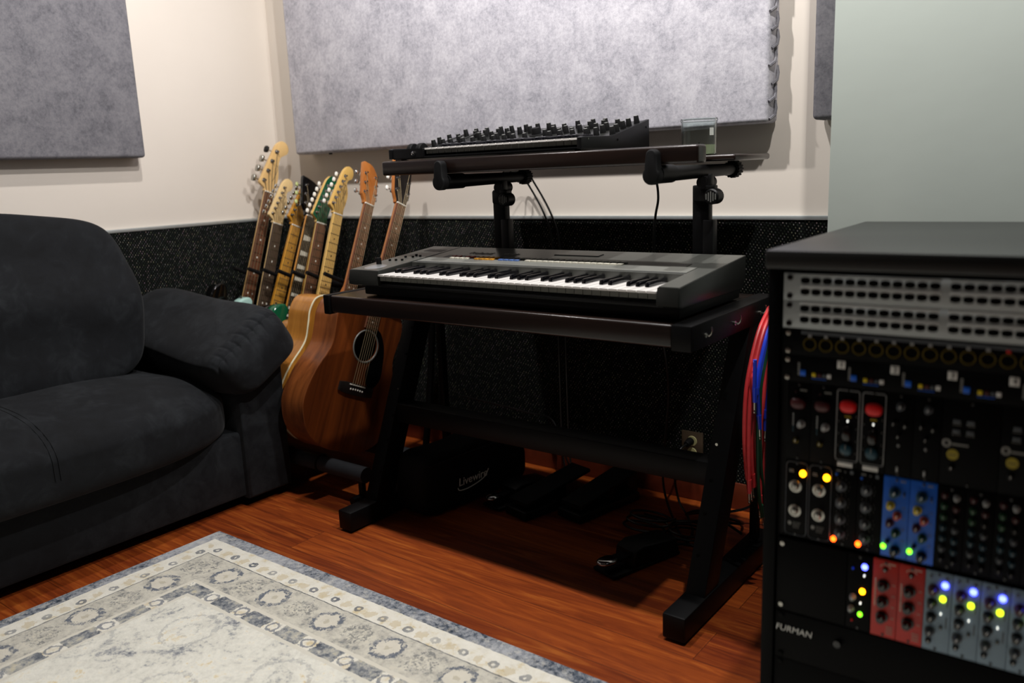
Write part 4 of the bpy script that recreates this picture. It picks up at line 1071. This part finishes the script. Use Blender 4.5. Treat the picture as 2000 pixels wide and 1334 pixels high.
for i in range(2):
    t, knob, led, bx, frame = module('red module with three black knobs in a column, '+('left' if i == 0 else 'right')+' one of the red pair', 178+38*i, 486, 'c_module_red')
    knob(.018, .117, .0035, 'black_gloss', .006)
    for z in (.090, .062, .035): knob(.0165, z, .0085, 'black_gloss', .014, 'grey_print')
    for q in range(12): bx('side_lettering', 'button_cream' if False else 'c_button_cream', .0035, .0058, .052+q*.0040, .0545+q*.0040, .0003)
    P = [(.018+.009*math.cos(R(30+q*12)), -.0022, .116+.009*math.sin(R(30+q*12))) for q in range(11)]
    B().tube(P, .0005, 4).obj('dial_arc', 'c_button_cream', t); bx('legend', 'c_button_cream', .022, .033, .126, .1275)
    for q in range(4): bx('tick', 'c_button_cream', .029, .034, .035+q*.019, .036+q*.019)
    for q in range(3): bx('small_print', 'c_button_cream', .023, .033, .008+q*.005, .0092+q*.005)
for i in range(6):
    t, knob, led, bx, frame = module('blue-grey module with dark red top knob and blue and yellow-green lights, '+names[i]+' of its row', 254+38*i, 486, 'c_module_grey')
    knob(.012, .103, .0070, 'c_dark_red', .014)
    for z in (.080, .057): knob(.011, z, .0068, 'black_gloss', .014)
    knob(.010, .032, .0068, 'c_knob_grey', .012); knob(.009, .016, .004, 'black_gloss', .006)
    led(.0275, .113, 'led_blue', .0040); led(.0255, .090, 'led_lime', .0036)
    for z in (.042, .078): bx('slot', 'black_gloss', .031, .0325, z, z+.018, .0006)
    led(.024, .065, 'led_white', .0012); knob(.025, .042, .0022, 'black_gloss', .004); knob(.030, .124, .0018, 'black_gloss', .002); knob(.008, .124, .0018, 'black_gloss', .002)
t, h, w_ = faceplate('power_conditioner', 'flat black power conditioner with small white lettering at the bottom of the rack', 'power conditioner', 620, 708, 'rack_black', sm='rack_black')
text('maker_name', 'FURMAN', .0155, 'white_print', t, (.001, -.0034, h-.035), (PI/2, 0, 0), .0006, shear=.15)
B().cyl((.105, -.002, h-.03), (.105, -.010, h-.03), .006, n=16).obj('power_switch', 'black_gloss', t)
faceplate('blank_panel', 'plain black blank panel at the very bottom of the rack', 'blank panel', 708, 845, 'rack_black', sm='rack_black')
# small bright caps on the rail to the left of the modules
t = None

# ------------------------------------------------------------------ floor clutter
t = thing('carry_bag', 'black soft gear bag with white swoosh lettering on the floor under the desk', 'bag', (-1.735, 1.945, 0), (0, 0, R(-6)))
B().superbox((0, 0, .098), (.080, .235, .098), 7, 20, lambda q: Vector((q.x*(1-.12*max(0, q.z/.098)), q.y*(1-.05*max(0, q.z/.098)), q.z+.006*math.sin(q.y*20)*(1 if q.z > 0 else 0)))).obj('body', 'bag_cloth', t)
B().tube(crom([(.078, -.21, .17), (.079, 0, .172), (.078, .21, .17)], 6, False), .003, 6).obj('zipper', 'rubber', t)
text('bag_lettering', 'Livewire', .037, 'label_white', t, (.0815, -.10, .074), (PI/2, 0, PI/2), .0004, shear=.1)
B().tube(crom([(.0812, -.103, .070), (.0818, -.094, .060), (.0820, -.05, .059), (.0818, .010, .072), (.0815, .034, .096)], 8, False), .0016, 5).obj('swoosh', 'label_white', t)
def treadle(label, loc, rz, group='foot pedals under the desk', L_=.30, Wd=.10, silver=True):
    t = thing('expression_pedal', label, 'pedal', loc, (0, 0, rz), group)
    B().box(-Wd/2, Wd/2, 0, L_, 0, .028, .006).obj('base', 'black_plastic', t)
    B().prism([(.012, .040), (L_-.02, .085), (L_-.02, .095), (.012, .052)], -Wd/2+.006, Wd/2-.006, 'x', .003).obj('treadle', 'rubber', t)
    B().box(-Wd/2+.012, Wd/2-.012, L_*.45, L_*.6, .026, .068, .003).obj('pivot', 'black_metal', t)
    return t
treadle('black treadle pedal beside the gear bag, with grip surface tilted up', (-1.475, 1.875, .0005), R(-14))
treadle('black treadle pedal, right one of the two under the desk', (-1.325, 1.945, .0005), R(-12), L_=.27)
def sustain(label, loc, rz, s=1.0):
    t = thing('sustain_pedal', label, 'pedal', loc, (0, 0, rz), 'piano style pedals')
    B().box(-.036*s, .036*s, -.01, .20*s, 0, .010, .004).obj('base', 'black_plastic', t)
    P = [(.055*s, .008), (.06*s, .050), (.085*s, .062), (.19*s, .050), (.20*s, .008)]
    B().prism(P, -.034*s, .034*s, 'x', .006, 3).obj('housing', 'black_plastic', t)
    B().superbox((0, .045*s, .034), (.015*s, .058*s, .0045), 3.5, 12).obj('lever', 'rubber', t)
    B().superbox((0, .004, .035), (.019*s, .026*s, .0100), 2.4, 16).obj('lever_tip', 'chrome', t)
sustain('black sustain pedal with chrome tip alone on the floor in front', (-1.055, 1.715, .0005), R(-18), 1.15)
sustain('chrome-tipped sustain pedal beside the gear bag under the desk', (-1.580, 1.90, .0005), R(-12), 1.1)
t = thing('adapter_box', 'small black upright adapter box near the back wall under the desk', 'adapter', (-1.285, 2.20, 0))
B().box(-.04, .04, -.03, .03, .0005, .085, .006).obj('case', 'black_plastic', t)
B().box(-.012, .012, -.032, -.03, .03, .05).obj('rating_label', 'keyboard_dark', t)
# outlet and plug
t = thing('wall_outlet', 'bronze wall outlet with ivory sockets low on the carpeted back wall', 'outlet', (-1.083, WB-.012, .125))
B().box(-.036, .036, -.006, 0, 0, .100, .003).obj('cover_plate', 'outlet_steel', t)
for z in (.032, .070): B().lathe([(0, 0), (.0165, 0), (.0155, .002), (0, .002)], (0, -.006, z), (0, -1, 0), 20).obj('socket', 'outlet_ivory', t)
t = thing('power_plug', 'black power plug pushed into the wall outlet', 'plug', (-1.087, WB-.020, .195))
B().cyl((0, 0, 0), (0, -.030, -.003), .013, .010, 14, bev=.002).obj('plug_body', 'rubber', t)
B().tube(crom([(0, -.030, -.003), (-.01, -.06, -.02), (-.02, -.07, -.09), (0, -.08, -.17), (.06, -.14, -.189), (.12, -.25, -.190), (.05, -.33, -.190)], 8, False), .0035, 8).obj('cord', 'black_cable', t)
def cab(label, pts, r=.004, m='black_cable', name='floor_cable', group=None):
    o = B().tube(crom(pts, 8, False), r, 8).obj(name, m); tag(o, label, 'cable', group); return o
z = .0045
cab('black cable curling from the front sustain pedal towards the right foot of the desk', [(-.985, 1.91, .02), (-.95, 1.98, z), (-.88, 1.96, z), (-.84, 1.88, z), (-.80, 1.92, z+.001), (-.79, 2.10, .01), (-.70, 2.13, z), (-.63, 2.04, z)])
cab('glossy black cable looping behind the right desk leg', [(-1.15, 2.10, z), (-1.02, 2.05, .03), (-.93, 2.07, .045), (-.86, 2.13, .030), (-.90, 2.20, z), (-1.0, 2.20, z), (-1.03, 2.13, .02), (-.95, 2.09, .062), (-.84, 2.09, .02)])
cab('bundled black cable lying in coils between the pedals and the desk foot', [(-1.10+.07*math.cos(q*.9), 2.0+.04*math.sin(q*.9)+q*.003, z+.0012*q) for q in range(22)], .0035)
cab('second coiled black cable lying right of the coil between the pedals', [(-.97+.06*math.cos(q*.85), 2.03+.045*math.sin(q*.85), z+.0014*q) for q in range(20)], .0035)
cab('black cable trailing over the floor to the back of the rack', [(-.98, 2.14, z+.02), (-.88, 2.18, .05), (-.80, 2.19, .09), (-.72, 2.15, .03), (-.66, 2.02, z)], .004)
cab('thin pale-lit cable running low along the back wall behind the desk', [(-2.02, 2.26, .22), (-1.9, 2.262, .215), (-1.75, 2.262, .205), (-1.70, 2.262, .20), (-1.6, 2.262, .19), (-1.55, 2.25, .10), (-1.5, 2.24, z)], .003, 'black_cable')
cab('black cable leaving the foot of the rack in the bottom foreground', [(-.49, 1.50, z), (-.55, 1.47, z), (-.58, 1.40, z), (-.60, 1.30, z), (-.58, 1.20, z), (-.52, 1.1, z), (-.42, 1.0, z)], .006)
# patch leads hanging on the far hook
random.seed(11)
cols = ['red_cable']*8+['blue_cable']*2+['green_cable']*2
for i, m in enumerate(cols):
    off = (i % 4)*.011-.006; fx = (i//4)*.011
    y0 = 1.925; z1 = random.uniform(.26, .36); z2 = random.uniform(.22, .34)
    if m == 'blue_cable': z1 = .50 if i == 8 else .43; z2 = .42
    if m == 'green_cable': z1 = .20+.03*(i-10); z2 = .3
    sp = random.uniform(-.012, .012)
    x = -.712+fx
    ptsA = [(x+.004*random.random(), y0-.13+off*2+sp, z1), (x, y0-.14+off*1.5, z1+.10), (x, y0-.14+off, .50+.02*random.random()), (x, y0-.115+off, .58), (x, y0-.07+off*.6, .65), (x, y0-.02, .688), (x, y0, .697),
            (x, y0+.02, .688), (x+.003, y0-.02+off, .64), (x+.006, y0-.06+off, .56), (x+.008, y0-.09+off, .45), (x+.008, y0-.085+off*1.5, z2+.05), (x+.008, y0-.08+sp+off*2, z2)]
    nm = {'red_cable': 'red', 'blue_cable': 'blue', 'green_cable': 'dark green'}[m]
    lb = {8: 'blue patch lead whose silver plug ends highest on the left of the red bundle', 9: 'blue patch lead running down the middle of the red bundle',
          10: 'dark green patch lead hanging lowest of the bundle on the desk end', 11: 'dark green patch lead half hidden behind the red ones on the desk end'}.get(i, 'red patch lead hanging in the bundle from the desk end hook')
    t = thing('patch_lead', lb, 'patch cable', (x, y0, .697), group='patch leads on the desk end hook')
    loc = [(p[0]-x, p[1]-y0, p[2]-.697) for p in ptsA]
    B().tube(crom(loc, 6, False), .0046, 8).obj('lead', m, t)
    for e_, d_ in ((loc[0], Vector(loc[0])-Vector(loc[1])), (loc[-1], Vector(loc[-1])-Vector(loc[-2]))):
        d_ = d_.normalized(); e_ = Vector(e_)
        b = B(); b.cyl(e_-d_*.035, e_, .0056, .0048, 10); b.obj('plug_sleeve', m, t)
        b = B(); b.lathe([(0, 0), (.0032, 0), (.0032, .018), (.0024, .019), (.0032, .021), (.003, .026), (0, .030)], e_, d_, 10); b.obj('plug_tip', 'nickel', t)
